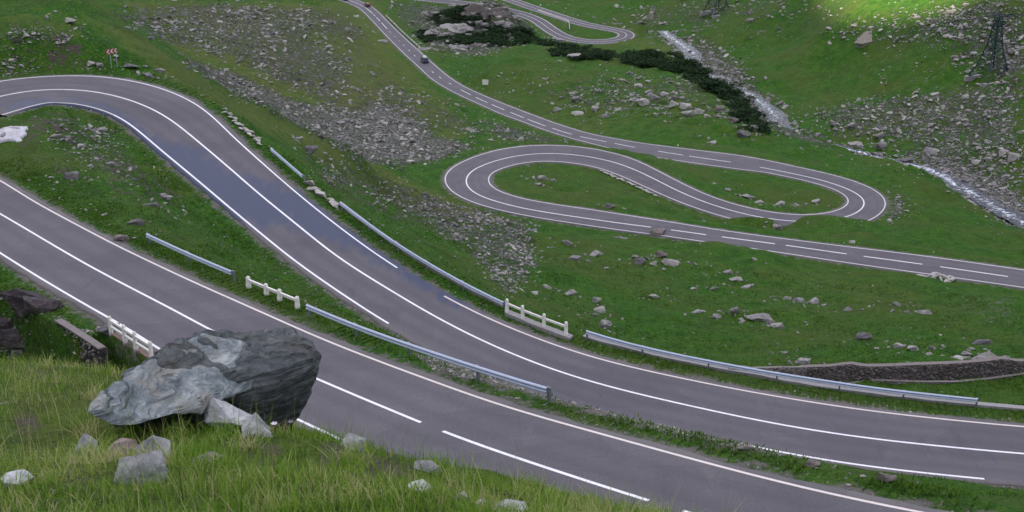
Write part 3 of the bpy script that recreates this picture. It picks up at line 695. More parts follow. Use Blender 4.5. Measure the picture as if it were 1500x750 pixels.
for s1, h1 in zip(ss, hh):
    for t1 in tt:
        q = a_*(RD+t1)+e_*s1; k = .85
        V.append((q[0], q[1], h1-k*abs(t1)+(float(pnoise(Vector((q[0]/60, q[1]/60, 0))))*25*min(1, abs(t1)/60))))
k = np.arange(len(ss)*len(tt)).reshape(len(ss), len(tt))
Q = np.stack([k[:-1, :-1], k[:-1, 1:], k[1:, 1:], k[1:, :-1]], -1).reshape(-1, 4)
V = np.array(V)
tag(link_mesh('shading_ridge', np_mesh('shading_ridge', V, Q, True, {'scree': np.full(len(V), .55)}), None, M_['ground']), kind='structure')

# ------------------------------------------------------------------ roads and their painted lines
def strip(R, i0, i1, offs, dz, name, mat, parent=None, extra=None, wobble=0):
    """ribbon along the road; offs = list of functions or floats of signed offset"""
    I = np.arange(i0, i1); m = len(offs); V = np.empty((len(I), m, 3))
    for j, o in enumerate(offs):
        oo = o(I) if callable(o) else np.full(len(I), float(o))
        V[:, j, :2] = R.P[I, :2]+R.N[I]*oo[:, None]
        V[:, j, 2] = R.P[I, 2]+(dz[j] if isinstance(dz, (list, tuple)) else dz)
    k = np.arange(len(I)*m).reshape(len(I), m)
    Q = np.stack([k[:-1, :-1], k[:-1, 1:], k[1:, 1:], k[1:, :-1]], -1).reshape(-1, 4)
    at_ = {kk: fn(I, m, V).ravel() for kk, fn in (extra or {}).items()}
    return link_mesh(name, np_mesh(name, V.reshape(-1, 3), Q, True, at_), parent, mat)
WET = [[(-20,168),(20,150),(50,150),(90,147),(130,146),(165,156),(205,180),(235,200),(262,205),(300,215),(330,250),(365,262),(400,268),(440,290),(478,318),(515,345),(520,365),(495,366),(455,345),(420,328),(395,320),(370,318),(345,312),(320,290),(290,262),(250,232),(215,205),(180,180),(120,160),(70,158),(20,168),(-20,176)],
       [(480,330),(520,345),(580,390),(640,418),(700,452),(690,462),(640,440),(590,408),(540,380),(490,355)],
       [(1420,652),(1445,655),(1455,700),(1440,702),(1432,680)], [(1195,617),(1230,628),(1245,640),(1215,632)]]
WETW = []
for poly in WET:
    dp = np.array(densify(poly, 6)); H = np.interp(dp[:, 0], [c[0] for c in RB_C[:6]]+[c[0] for c in RB_C[6:]], [c[2] for c in RB_C])
    WETW.append(at(dp[:, 0], dp[:, 1], H)[:, :2])
def mk_road(R, name, track=1.5, wet=False, n=25):
    def off(f): return lambda I: (-(R.wr[I]+PAVE)) + (R.wl[I]+R.wr[I]+2*PAVE)*f + (fbm(R.s[I], 0*R.s[I]+(9 if f else 2), 1.2, 3, 5)*.22 if f in (0, 1) else 0)
    fr = [k/(n-1) for k in range(n)]
    def a_edge(I, m, V): return np.abs(np.array(fr)*2-1)[None].repeat(len(I), 0)**3
    def a_track(I, m, V):
        o = np.array([off(f)(I) for f in fr[1:-1]]).T; o = np.c_[o[:, :1], o, o[:, -1:]]
        return np.exp(-((np.abs(np.abs(o)-1.6)-.75)/.33)**2)
    def a_wet(I, m, V):
        x = V[..., 0].ravel(); y = V[..., 1].ravel(); a = np.zeros(len(x))
        for p in WETW: a = np.maximum(a, inside(x, y, p)*1.0)
        a = a.reshape(len(I), m)
        for _ in range(26): a[1:-1] = (a[:-2]+a[1:-1]+a[2:])/3; a[:, 1:-1] = (a[:, :-2]+a[:, 1:-1]+a[:, 2:])/3
        return a
    ex = {'edge': a_edge, 'track': a_track}
    if wet: ex['wet'] = a_wet
    offs = [lambda I: off(0)(I)-.05]+[off(f) for f in fr]+[lambda I: off(1)(I)+.05]
    fr2 = fr
    def wrap(fn):
        def g(I, m, V):
            a = fn(I, m-2, V[:, 1:-1]); return np.c_[a[:, :1], a, a[:, -1:]]
        return g
    o = strip(R, 0, len(R.P), offs, [-.6]+[0.]*n+[-.6], name, M_['asphalt'], None, {k: wrap(v) for k, v in ex.items()})
    tag(o, kind='structure'); return o
rA = mk_road(roadA, 'near_road'); rB = mk_road(roadB, 'middle_road', wet=True); rC = mk_road(roadC, 'valley_road', n=13); rF = mk_road(roadF, 'far_road', n=9)
def line(R, a, b, side, w, mat, parent, name='edge_line', dz=.006):
    """side 0 centre, +1 left edge, -1 right edge; a,b station numbers"""
    if side == 0: lo, hi = (lambda I: np.full(len(I), -w/2)), (lambda I: np.full(len(I), w/2))
    elif side > 0: lo, hi = (lambda I: R.wl[I]-w), (lambda I: R.wl[I]+0)
    else: lo, hi = (lambda I: -R.wr[I]), (lambda I: -R.wr[I]+w)
    return strip(R, max(a, 0), min(b, len(R.P)), [lo, hi], dz, name, M_[mat], parent)
def station(R, px, py, lo=0, hi=None):
    q = project(R.P); d = (q[:, 0]-px)**2+(q[:, 1]-py)**2
    if hi is None: hi = len(d)
    return lo+int(np.argmin(d[lo:hi]))
nA, nB, nC, nF = [len(R.P) for R in ROADS]
# near road (travels left to right: left side = far side)
line(roadA, 0, nA, 1, .14, 'paint_dirty', rA); line(roadA, 0, nA, -1, .15, 'paint', rA)
line(roadA, 0, station(roadA, 627, 622.7), 0, .15, 'paint', rA, 'centre_line')
line(roadA, station(roadA, 653, 634), station(roadA, 960, 737), 0, .16, 'paint', rA, 'centre_line')
line(roadA, station(roadA, 1000, 748), nA, 0, .16, 'paint', rA, 'centre_line')
line(roadB, 0, station(roadB, 545, 410), 1, .14, 'paint', rB); line(roadB, station(roadB, 610, 448), nB, 1, .15, 'paint_dirty', rB)
wL = station(roadB, 215, 154); line(roadB, 0, wL, -1, .15, 'paint_dirty', rB); line(roadB, wL-1, station(roadB, 625, 458), -1, .17, 'paint', rB)
line(roadB, station(roadB, 1062, 606), station(roadB, 1440, 659), -1, .17, 'paint', rB)
line(roadB, 0, nB, 0, .17, 'paint', rB, 'centre_line')
for s_ in (1, -1): line(roadC, 0, nC, s_, .17, 'paint_far', rC)
def cl(a, b, w=.2, nm='lane_dash'):
    i, j = sorted((station(roadC, *a), station(roadC, *b)))
    return line(roadC, i, max(j, i+2), 0, w, 'paint', rC, nm)
for a, b in (((1560,417),(1492,408)),((1476.7,405),(1371.7,390)),((1353,387.3),(1256.7,374.3)),((1240,372.3),(1144,358.3)),((1131.7,356.7),(1048,345.7)),((1031,342.5),(973,335.2)),
             ((958,220.7),(1000,226.7)),((896.7,209),(930,215.5)),((846.7,199.5),(888,207.5)),((806.7,187.3),(838,196.5)),((771.7,174.5),(800,185)),((745,163.5),(766.7,172.7)),((718,152.3),(738,161)),((695,141.8),(713,150)),((673,130.5),(690,138.3)),
             ((656.5,121),(661.5,124)),((642,112),(646,114.5)),((631.5,103.8),(635,106.5)),((606,80),(608.5,82.5)),((598,72.5),(600,74.5)),((590,65),(592,67)),((583.5,59),(585,61)),((577,53),(578.5,54.5)),((570.5,46),(572,47.5)),((559,33),(567,42.5)),((551,25),(556.5,30.5)),((547,21),(550,24))):
    cl(a, b)
cl((955,332.4), (1000,226.7+8), nm='centre_line') if False else None
i0 = station(roadC, 955, 332.4); i1 = station(roadC, 1080, 239, lo=station(roadC, 1255, 312))
line(roadC, i0, i1-6, 0, .19, 'paint', rC, 'centre_line')
line(roadC, i1+2, station(roadC, 1000, 226.7, lo=i1)-1, 0, .19, 'paint', rC, 'lane_dash') if station(roadC, 1000, 226.7, lo=i1) > i1+6 else None
line(roadC, station(roadC, 546, 19.5), nC, 0, .2, 'paint', rC, 'centre_line')
for s_ in (1, -1): line(roadF, 0, nF, s_, .22, 'paint_far', rF)
line(roadF, station(roadF, 761, 19.5), nF, 0, .2, 'paint_far', rF, 'centre_line')

# ------------------------------------------------------------------ stream
T = np.gradient(rq[:, :2], axis=0); T /= np.linalg.norm(T, axis=1)[:, None]; Nn = np.stack([-T[:, 1], T[:, 0]], 1)
fr = np.linspace(-1, 1, 9); V = np.empty((len(rq), 9, 3)); FO = np.empty((len(rq), 9))
grad = np.abs(np.gradient(gsm(rq[:, 2], 3)))
for j, f in enumerate(fr):
    V[:, j, :2] = rq[:, :2]+Nn*(f*(rq[:, 3]*.85+.3))[:, None]; V[:, j, 2] = rq[:, 2]-.08
    FO[:, j] = .54-.34*abs(f)+np.clip(grad*1.5, 0, .15)
V[:, :, 2] += fbm(V[:, :, 0].ravel(), V[:, :, 1].ravel(), 1.6, 3, 77).reshape(len(rq), 9)*.25
k = np.arange(len(rq)*9).reshape(-1, 9)
Q = np.stack([k[:-1, :-1], k[:-1, 1:], k[1:, 1:], k[1:, :-1]], -1).reshape(-1, 4)
tag(link_mesh('stream', np_mesh('stream', V.reshape(-1, 3), Q, True, {'foam': FO.ravel()}), None, M_['water']), kind='structure')

# ------------------------------------------------------------------ stones
def hull_shape(seed, npts=16, flat=.6, elong=1.25):
    r = random.Random(seed); bm = bmesh.new()
    for _ in range(npts):
        v = Vector((r.gauss(0, 1), r.gauss(0, 1), r.gauss(0, 1))).normalized()
        v = Vector((v.x*elong, v.y*.85, v.z*flat))*r.uniform(.82, 1.12); bm.verts.new(v*.5)
    bmesh.ops.convex_hull(bm, input=bm.verts); 
    loose = [v for v in bm.verts if not v.link_faces]
    if loose: bmesh.ops.delete(bm, geom=loose, context='VERTS')
    return bm
def shape_arrays(seed, npts=13, flat=.6):
    bm = hull_shape(seed, npts, flat); bmesh.ops.triangulate(bm, faces=bm.faces); bm.verts.index_update()
    V = np.array([v.co[:] for v in bm.verts]); Fc = np.array([[v.index for v in f.verts] for f in bm.faces]); bm.free(); return V, Fc
def big_stone_mesh(name, seed, mat, flat=.6, sub=2, amp=.05, npts=14, elong=1.25):
    bm = hull_shape(seed, npts, flat, elong); bmesh.ops.triangulate(bm, faces=bm.faces)
    bmesh.ops.subdivide_edges(bm, edges=bm.edges, cuts=sub, use_grid_fill=True)
    o = Vector((seed*3.1, seed*1.7, 0))
    for v in bm.verts:
        n_ = pnoise(v.co*3+o)*amp+pnoise(v.co*8+o)*amp*.5; st = math.sin(v.co.z*28+v.co.x*6+seed)*amp*.22
        v.co += v.co.normalized()*(n_+st)
    me = bpy.data.meshes.new(name); bm.to_mesh(me); bm.free(); me.materials.append(mat); return me
SHP = [shape_arrays(100+i, 11+i % 4, .45+.07*(i % 5)) for i in range(14)]
def stone_field(name, pos, size, mat, label, cat, sink=.22, squash=1.0, seed=0):
    r = np.random.default_rng(seed); Vs, Fs = [], []; base = 0
    sh = r.integers(0, len(SHP), len(pos)); az_ = r.uniform(0, 2*np.pi, len(pos)); tx = r.normal(0, .22, len(pos)); ty = r.normal(0, .22, len(pos))
    sx = r.uniform(.8, 1.4, len(pos)); sz = r.uniform(.7, 1.2, len(pos))*squash
    for q in range(len(SHP)):
        m = np.where(sh == q)[0]
        if not len(m): continue
        V0, F0 = SHP[q]; nv = len(V0)
        X = V0[None, :, 0]*sx[m, None]; Y = V0[None, :, 1]+0*X; Z = V0[None, :, 2]*sz[m, None]
        Z = Z+X*tx[m, None]+Y*ty[m, None]; c, s_ = np.cos(az_[m])[:, None], np.sin(az_[m])[:, None]
        P = np.stack([X*c-Y*s_, X*s_+Y*c, Z], -1)*size[m, None, None]
        P += pos[m][:, None]; P[:, :, 2] += (size[m]*.5*(.5-sink*1.6))[:, None]
        Vs.append(P.reshape(-1, 3)); Fs.append((F0[None]+(np.arange(len(m))*nv)[:, None, None]).reshape(-1, 3)+base); base += len(m)*nv
    if not Vs: return
    o = link_mesh(name, np_mesh(name, np.vstack(Vs), np.vstack(Fs)), None, mat); tag(o, label, cat, kind='stuff'); return o
def poly_points(poly, n_, r):
    a = np.array(poly, float); x0, y0 = a.min(0); x1, y1 = a.max(0); out = np.empty((0, 2))
    while len(out) < n_:
        p = np.c_[r.uniform(x0, x1, n_*2+50), r.uniform(y0, y1, n_*2+50)]; out = np.vstack([out, p[inside(p[:, 0], p[:, 1], poly)]])
    return out[:n_]
def area(poly):
    a = np.array(poly, float); return abs(np.sum(a[:, 0]*np.roll(a[:, 1], -1)-a[:, 1]*np.roll(a[:, 0], -1)))/2
r0 = np.random.default_rng(5)
zi = 0
fields = {'left': [], 'middle': [], 'right': [], 'bends': []}
for kind, st, poly in ZONES:
    if kind != 'scree': continue
    n_ = int(area(poly)*.15*st**1.1); p = poly_points(poly, n_*2, r0)
    # clumpy
    w_ = fbm(p[:, 0], p[:, 1], 26, 4, 31)+.5; keep = r0.random(len(p)) < np.clip(w_*1.5-.25+(st-.5)*1.2, .03, 1); p = p[keep][:n_]; p = p+r0.normal(0, 1, p.shape)*(9, 4.5)
    cx = np.mean([q[0] for q in poly]); cy = np.mean([q[1] for q in poly])
    key = 'bends' if cx < 300 and cy > 60 else 'left' if cx < 560 and cy < 300 else 'right' if cx > 1100 else 'middle'
    px = np.clip(1.1+r0.exponential(1.15, len(p))+(r0.random(len(p)) < .09)*r0.uniform(1, 5.5, len(p)), 1.1, 10.0); fields[key].append(np.c_[p, px, np.full(len(p), zi)]); zi += 1
# lone stones all over the grass
p = np.c_[r0.uniform(0, 1500, 26000), r0.uniform(0, 620, 26000)]
w_ = fbm(p[:, 0], p[:, 1], 70, 4, 12)+.5; keep = r0.random(len(p)) < np.clip((w_-.35)*1.6, .04, 1)*np.where((p[:, 1] > 330) & (p[:, 0] > 700), .25, .8); p = p[keep]
lone = np.c_[p, np.clip(1.2+r0.exponential(.9, len(p)), 1.2, 6)]
AUTO = []
LABS = {'left': ('grey and pale rock debris strewn over the slope left of the valley road', 'scree', M_['rock'], 1),
        'middle': ('loose stones scattered on the ground round the valley road and its outcrop', 'scree', M_['rock'], 2),
        'right': ('pale broken stones covering the slope beyond the stream', 'scree', M_['rock'], 3),
        'bends': ('small broken stones inside and behind the upper left bend', 'scree', M_['rock'], 4)}
def settle(a, dmin=.9):
    p, h = cast(a[:, 0], a[:, 1], tmin=25); z, d, off, ix = height(p[:, 0], p[:, 1], True); p[:, 2] = z
    dist = np.sqrt(p[:, 0]**2+p[:, 1]**2+(p[:, 2]-CAMZ)**2); sz = a[:, 2]*dist/F*1.15
    ok = h & (d > dmin+sz*.5) & (dist < 640); return p[ok], sz[ok], a[ok]
for key, lst in fields.items():
    a = np.vstack(lst); p, sz, a = settle(a); big = a[:, 2] > 5.8
    AUTO += [(key, *q, s_, w, int(zz_)) for q, s_, w, zz_ in zip(p[big], sz[big], a[big, 2], a[big, 3])]
    l, c, m, sd_ = LABS[key]; stone_field('scree', p[~big], sz[~big], m, l, c, seed=sd_); print(key, len(p))
p, sz, a = settle(lone); half = rng.random(len(p)) < .55
stone_field('loose_stones', p[half], sz[half], M_['rockpale'], 'pale loose stones dotted over the green meadows', 'stones', seed=8)
stone_field('loose_stones', p[~half], sz[~half], M_['rock'], 'grey loose stones dotted over the green meadows', 'stones', seed=9)
# stream bed stones
q = np.repeat(np.arange(len(rq)), 4); o_ = rng.normal(0, 1, len(q))*(rq[q, 3]*.9+1.0); pr = rq[q, :2]+Nn[q]*o_[:, None]+rng.normal(0, .5, (len(q), 2))
keep = (np.abs(o_) > rq[q, 3]*.55) | (rng.random(len(q)) < .6); pr = pr[keep]; zr = np.maximum(height(pr[:, 0], pr[:, 1]), rq[q[keep], 2]-.3)
stone_field('stream_stones', np.c_[pr, zr], np.clip(rng.exponential(.45, len(pr))+.3, .3, 2.0), M_['rock'], 'wet grey stones lining the bed of the mountain stream', 'stones', seed=10)
# gravel beside the asphalt
for R, nm, lab, nn, smx in ((roadA, 'roadside_gravel', 'small gravel and clods along the verge of the nearest road', 2600, .12), (roadB, 'roadside_gravel', 'small gravel and clods along the verge of the middle road', 5200, .16)):
    i = rng.integers(0, len(R.P), nn); sd_ = np.where(rng.random(nn) < .5, 1, -1); off = np.where(sd_ > 0, R.wl[i], R.wr[i])+PAVE+np.abs(rng.normal(0, .45, nn))+.02
    pr = R.P[i, :2]+R.N[i]*(sd_*off)[:, None]; stone_field(nm, np.c_[pr, height(pr[:, 0], pr[:, 1])], np.clip(rng.exponential(.035, nn)+.03, .03, smx), M_['rock'], lab, 'gravel', seed=nn)
# pale stony strip between the two nearest roads
strip_poly = [(760,556),(800,568),(900,600),(1000,628),(1140,664),(1150,672),(1060,655),(950,628),(880,606),(800,584),(640,545),(600,520),(640,522),(700,540)]
a = poly_points(strip_poly, 1500, r0); a = np.c_[a, np.clip(1.5+r0.exponential(1.5, 1500), 1.5, 9)]
p, sz, a = settle(a, .0); stone_field('rubble_strip', p, sz*.8, M_['rockpale'], 'pale gravel and rubble heaped between the two nearest roads', 'rubble', seed=44)

# individual boulders: px, py, width in photo pixels, height ratio, material, label
BL = [
 (962,345,32,.62,'rockbrown','big brown boulder on the near verge of the valley road'),
 (793,263,17,.7,'rockpale','pale topped boulder inside the left hairpin island'),
 (787,271,13,.6,'rock','grey stone tucked under the pale topped boulder inside the hairpin'),
 (891,304,17,.65,'rockdark','dark boulder on the island edge by the lower hairpin arm'),
 (935,387,23,.6,'rockdark','dark grey boulder, leftmost of three in a row on the meadow'),
 (931,379,13,.6,'rock','small stone right behind the leftmost of three meadow boulders'),
 (966,376,21,.7,'rockbrown','pinkish brown boulder between two grey ones on the meadow'),
 (983,387,28,.5,'rock','wide grey boulder, rightmost of three in a row on the meadow'),
 (1078,459,16,1.2,'rock','upright slanted stone on the meadow left of the block pair'),
 (1112,468,32,.6,'rock','long humped grey boulder beside the square block on the meadow'),
 (1141,480,22,.8,'rockpale','square pale block with dark top edge on the middle meadow'),
 (1129,475,15,.9,'rockdark','dark stone wedged against the square pale block'),
 (1023,458,19,.45,'rock','flat grey stone at the left end of the meadow boulder line'),
 (1050,465,18,.5,'rock','flat grey stone, second from the left in the meadow boulder line'),
 (872,443,17,.8,'rock','topmost stone of the pile above the balustrade end'),
 (878,458,20,.8,'rockpale','pale middle stone of the pile above the balustrade end'),
 (887,480,24,.9,'rock','big lowest stone of the pile above the balustrade end'),
 (870,463,13,.7,'rockdark','dark stone on the left of the pile above the balustrade'),
 (1265,497,31,.5,'rockdark','dark low boulder on the meadow above the middle of the stone wall'),
 (1437,504,28,.5,'rockdark','dark rounded boulder on the meadow near the right picture edge'),
 (1335,514,19,.6,'rock','pale grey boulder on the meadow, right of two above the wall'),
 (1316,509,19,.55,'rock','grey boulder on the meadow, left of two above the wall'),
 (1440,525,30,.5,'rock','wide grey boulder just behind the hump of the stone wall'),
 (1404,526,20,.5,'rockpale','small pale boulder behind the wall, left of the wide one'),
 (1414,518,17,.5,'rock','small grey boulder behind the pair next to the stone wall'),
 (1363,512,12,.7,'rockdark','small dark stone alone between wall and meadow boulders'),
 (1176,533,26,.5,'rock','humped stone lying on the left part of the stone wall'),
 (1148,518,13,.5,'rock','little grey stone on the grass above the left wall end'),
 (1068,401,15,.8,'rockpale','top pale stone of the short chain below the valley road'),
 (1078,411,17,.7,'rockpale','middle pale stone of the short chain below the valley road'),
 (1093,422,21,.45,'rock','lowest flat stone of the short chain below the valley road'),
 (1153,438,13,.7,'rockpale','leftmost of three small stones in a row on the right meadow'),
 (1170,442,18,.7,'rock','middle of three small stones in a row on the right meadow'),
 (1192,445,19,.7,'rock','rightmost of three small stones in a row on the right meadow'),
 (1241,455,22,.5,'rockdark','dark flat rock cluster stone right of the row of three'),
 (1314,448,15,.7,'rock','grey stone alone on the meadow below the white rubble'),
 (1352,459,21,.5,'rock','low wide stone on the meadow below the white rubble'),
 (1105,381,9,.7,'rockpale','tiny bright stone alone on the grass below the valley road'),
 (1046,424,15,.5,'rockdark','dark small stone left of the pale meadow chain'),
 (1016,424,12,.6,'rock','small grey stone farther left of the pale meadow chain'),
 (958,436,17,.45,'rockpale','flat pale stone on the grass above the boulder line'),
 (834,431,19,.6,'rock','grey stone on the slope left of the stone pile'),
 (801,421,15,.6,'rockpale','pale stone on the slope above the balustrade'),
 (783,431,13,.6,'rockpale','small pale stone directly above the balustrade'),
 (870,374,21,.5,'rock','grey stone, right of a loose trio below the lower hairpin arm'),
 (841,382,21,.5,'rock','grey stone, lowest of a loose trio below the lower hairpin arm'),
 (830,358,16,.9,'rock','upright stone, highest of a loose trio below the hairpin arm'),
 (1253,214,19,.7,'rockpale','pale boulder on the stream bank left of the bigger one'),
 (1290,218,24,.8,'rock','big grey boulder on the stream bank below the pylon meadow'),
 (1365,225,24,.7,'rock','large grey boulder where the stream comes out from behind the grass'),
 (1330,236,22,.5,'rockdark','dark low boulder beside the hidden stretch of the stream'),
 (1482,234,23,.7,'rockpale','pale boulder on the far slope close to the right edge'),
 (1431,239,15,.7,'rockpale','pale boulder halfway between stream and right edge boulder'),
 (1468,226,18,.6,'rockpale','light stone uphill of the pale boulder by the right edge'),
 (1249,187,15,.8,'rockpale','bright boulder at the lower left corner of the far stone field'),
 (1222,185,14,.6,'rock','grey boulder left of the bright one by the far stone field'),
 (1290,202,18,.8,'rock','boulder at the foot of the far stone field'),
 (985,156,16,1.0,'rockpale','upright pale rock at the left of the pale rock group'),
 (1003,160,20,.9,'rockpale','big pale rock in the middle of the pale rock group'),
 (1010,170,22,.7,'rockpale','front pale rock of the group above the upper road'),
 (1023,166,16,.8,'rockpale','right pale rock of the group above the upper road'),
 (1035,172,14,.6,'rockpale','outermost right stone of the pale rock group'),
 (942,153,24,.7,'rockpale','largest pale rock of the heap left of the pale rock group'),
 (958,147,18,.7,'rock','grey rock on the right of the heap above the upper road'),
 (928,148,17,.6,'rock','grey rock on the left of the heap above the upper road'),
 (950,138,17,.6,'rock','upper rock of the heap above the upper road'),
 (973,140,14,.6,'rockpale','small pale rock topping the right of the heap'),
 (845,148,17,.7,'rock','grey rock above the upper road, left of the heap'),
 (873,162,15,.9,'rockpale','pale upright stone between upper road and the heap'),
 (846,167,21,.35,'rockpale','flat pale slab close above the upper road'),
 (815,162,14,.6,'rock','small grey stone left of the flat pale slab'),
 (1044,211,17,.4,'rockpale','flat pale stone on the strip of grass above the upper road'),
 (1091,200,24,.6,'rockdark','very dark boulder at the end of the pine covered edge'),
 (1073,180,16,1.0,'rockbrown','brown rock below the crest of the pine covered edge'),
 (1055,162,18,.9,'rockbrown','brown rock on the crest of the pine covered edge'),
 (601,238,15,.55,'rockpale','pale lone stone left of the left hairpin'),
 (101,33,19,.5,'rockpale','pale lone boulder on the grassy crest above the upper left bend'),
 (453,224,25,.75,'rockdark','dark angular boulder on the spur above the short guard rail'),
 (437,205,15,.5,'rock','flat stone uphill of the dark angular boulder on the spur'),
 (219,57,11,.8,'rockdark','small dark rock just beyond the spur crest'),
 (132,95,13,.9,'rockpale','left pale stone of the pair beside the chevron sign'),
 (145,96,13,.8,'rock','right grey stone of the pair beside the chevron sign'),
 (190,98,25,.35,'rockdark','flat dark slab at the roadside right of the chevron sign'),
 (219,112,20,.35,'rockdark','flat dark slab lying close to the outer edge line of the bend'),
 (234,106,15,.7,'rock','grey stone behind the flat slab at the outer edge of the bend'),
 (107,262,23,.8,'rockdark','dark purple boulder on the grass inside the upper left bend'),
 (201,329,26,.5,'rockdark','dark low boulder on the grass by the far verge of the near road'),
 (176,352,30,.5,'rockbrown','brownish block right at the far edge of the near road'),
 (240,291,24,.4,'rock','flat grey slab between the near and the middle road'),
 (225,302,22,.45,'rock','flat grey slab below another between near and middle road'),
 (147,190,17,.5,'rock','grey slab inside the upper left bend near its inner edge'),
 (82,200,18,.5,'rock','grey slab left of the grassy centre inside the upper left bend'),
 (118,214,15,.5,'rockpale','pale stone in the grass inside the upper left bend'),
 (1098,289,28,.35,'rock','long flat rock inside the right hairpin island'),
 (1197,296,15,.6,'rockpale','pale stone at the right end inside the right hairpin'),
 (1142,300,13,.7,'rockpale','pale stone in the middle inside the right hairpin'),
 (1165,302,10,.8,'rockpale','small pale stone near the inner line of the right hairpin'),
 (1111,297,11,.7,'rockpale','small pale stone in front of the long flat rock'),
 (1297,706,30,.7,'rockbrown','reddish brown rock in the verge between the two nearest roads'),
 (1093,662,26,.5,'rockbrown','brown rock on the rubble strip between the two nearest roads'),
 (1187,684,24,.5,'rockbrown','brown flat rock in the grass verge left of the reddish one'),
 (1242,712,9,.8,'rockpale','small white stone on the far verge of the near road'),
 (758,585,8,.7,'rockpale','tiny white stone on the verge below the long guard rail end'),
 (1137,334,19,.7,'rock','grey rock on the grass mound in front of the right hairpin'),
 (1248,356,10,.7,'rockpale','small white stone on the upper verge of the valley road'),
 (886,172,13,.6,'rock','small grey stone above the curve of the upper road'),
 (560,62,15,.6,'rock','grey boulder on the bright grass left of the upper road'),
 (522,25,10,.6,'rockpale','pale stone left of the upper road near its first curve'),
 (710,22,64,.62,'rockbrown','craggy brown top of the outcrop beside the far road'),
 (668,44,50,.6,'rockbrown','broad brown rock face in the middle of the pine outcrop'),
 (640,50,34,.6,'rock','grey brown rock face at the left of the pine outcrop'),
 (703,38,26,.7,'rockbrown','rounded brown rock below the craggy top of the outcrop'),
 (735,38,34,.6,'rock','grey rock shoulder right of the craggy top of the outcrop'),
 (690,24,15,.8,'rockpale','bright stone between the pines left of the craggy top'),
 (620,72,26,.5,'rockpale','pale rock at the lower left foot of the outcrop'),
 (672,70,30,.5,'rockbrown','brown rock under the pines at the foot of the outcrop'),
 (698,68,26,.4,'rockpale','long pale slab at the foot of the pine outcrop'),
 (815,62,22,.6,'rock','grey rock on the edge of the far road at its near side'),
 (843,85,26,.5,'rockpale','pale rock below the dark pine band'),
 (1105,190,15,.8,'rockpale','pale rock above the very dark boulder on the edge'),
]
BMS = {}
for mk in ('rock', 'rockpale', 'rockdark', 'rockbrown', 'rockblack'):
    BMS[mk] = [big_stone_mesh('boulder', 300+i, M_[mk], .75, 2, .06, 12+i) for i in range(5)]
CRAG = [big_stone_mesh('boulder', 700+i, m, .8, 6, .17, 16) for i, m in enumerate([M_['rock'], M_['rockdark'], M_['rockbrown'], M_['rock']])]
def put_boulder(p, size, ratio, mk, label, group=None, cat='boulder', name='boulder', i=None):
    o = bpy.data.objects.new(name, BMS[mk][rnd.randrange(5) if i is None else i % 5]); COL.objects.link(o)
    o.location = (p[0], p[1], p[2]+size*ratio*.17); o.scale = (size*.92, size*.8, size*ratio*1.25)
    o.rotation_euler = (rnd.gauss(0, .12), rnd.gauss(0, .12), rnd.choice([0, math.pi])+rnd.gauss(0, .35))
    return tag(o, label, cat, group)
a = np.array([b[:2] for b in BL], float); P_, h_ = cast(a[:, 0], a[:, 1]); z, d, of, ix = height(P_[:, 0], P_[:, 1], True); P_[:, 2] = z
for b, p in zip(BL, P_):
    dist = math.sqrt(p[0]**2+p[1]**2+(p[2]-CAMZ)**2); ob = put_boulder(p, b[2]*dist/F, b[3], b[4], b[5])
    if 'outcrop' in b[5] and b[2] >= 25: ob.data = CRAG[int(b[0]) % 4]; ob.scale.z *= .85; ob.location.z -= .1*b[2]*dist/F
PLACES = ['on the big scree slope behind the grassy spur', 'on the scree apron left of the left hairpin', 'on the grassy rubble slope above the big scree', 'on the upper rubble slope left of the upper road',
  'on the stony grass between scree and upper road', 'on the stony slope below the left hairpin', 'in the grey scree tongue below the left hairpin', 'on the spur by the short guard rail',
  'in the wide stone field below the pylon', 'in the rubble between the stream and the right edge', 'in the scree below the sunlit patch', 'in the rubble left of the pylon', 'in the scree behind the pylon',
  'on the rocky meadow above the upper road', 'at the foot of the pine outcrop', 'near the far road left of the outcrop', 'on the stony bank of the upper stream', 'on the boulder bank of the lower stream',
  'on the strip between the upper road and the hairpin arm', 'on the slope past the farthest hairpin', 'high on the slope right of the small pylon', 'on the bank behind the farthest hairpin',
  'on the dry bank above the upper left bend', 'at the roadside by the left picture edge', 'inside the upper left bend', 'below the near road at the left edge', 'outside the right hairpin']
NM = {'rock': 'grey', 'rockpale': 'pale', 'rockdark': 'dark', 'rockbrown': 'brown'}
AUTO.sort(key=lambda t: -t[5]); nauto = 300-len(BL)-12
for key, x, y, zz, sz_, w, zi_ in AUTO[:nauto]:
    ra = rnd.uniform(.4, .95); mk = rnd.choice(['rock', 'rock', 'rockpale', 'rockdark' if key != 'right' else 'rockpale'])
    lb = '%s %s %s' % (NM[mk], 'flat slab' if ra < .58 else 'tall block' if ra > .8 else 'rounded boulder', PLACES[zi_])
    put_boulder((x, y, zz), sz_, ra, mk, lb, lb+' (alike)')
rest = AUTO[nauto:]
if rest: stone_field('scree', np.array([t[1:4] for t in rest]), np.array([t[4] for t in rest]), M_['rockpale'], 'larger pale blocks mixed into the scree slopes', 'scree', seed=77)
print('auto boulders', len(AUTO))
sat = []
for b, p in zip(BL, P_):
    if b[0] > 1490: continue
    dist = math.sqrt(p[0]**2+p[1]**2+(p[2]-CAMZ)**2)
    for _ in range(rnd.randrange(4, 13)): 
        a_r = rnd.uniform(0, 6.28); rr_ = b[2]*dist/F*abs(rnd.gauss(.2, .8))+b[2]*dist/F*.4; sat.append((p[0]+math.cos(a_r)*rr_*1.6, p[1]+math.sin(a_r)*rr_, min(1.0, b[2]*dist/F*rnd.uniform(.08, .38))))
sat = np.array(sat); sz2, sd2, _, _ = height(sat[:, 0], sat[:, 1], True); k2 = sd2 > .9; sat = sat[k2]
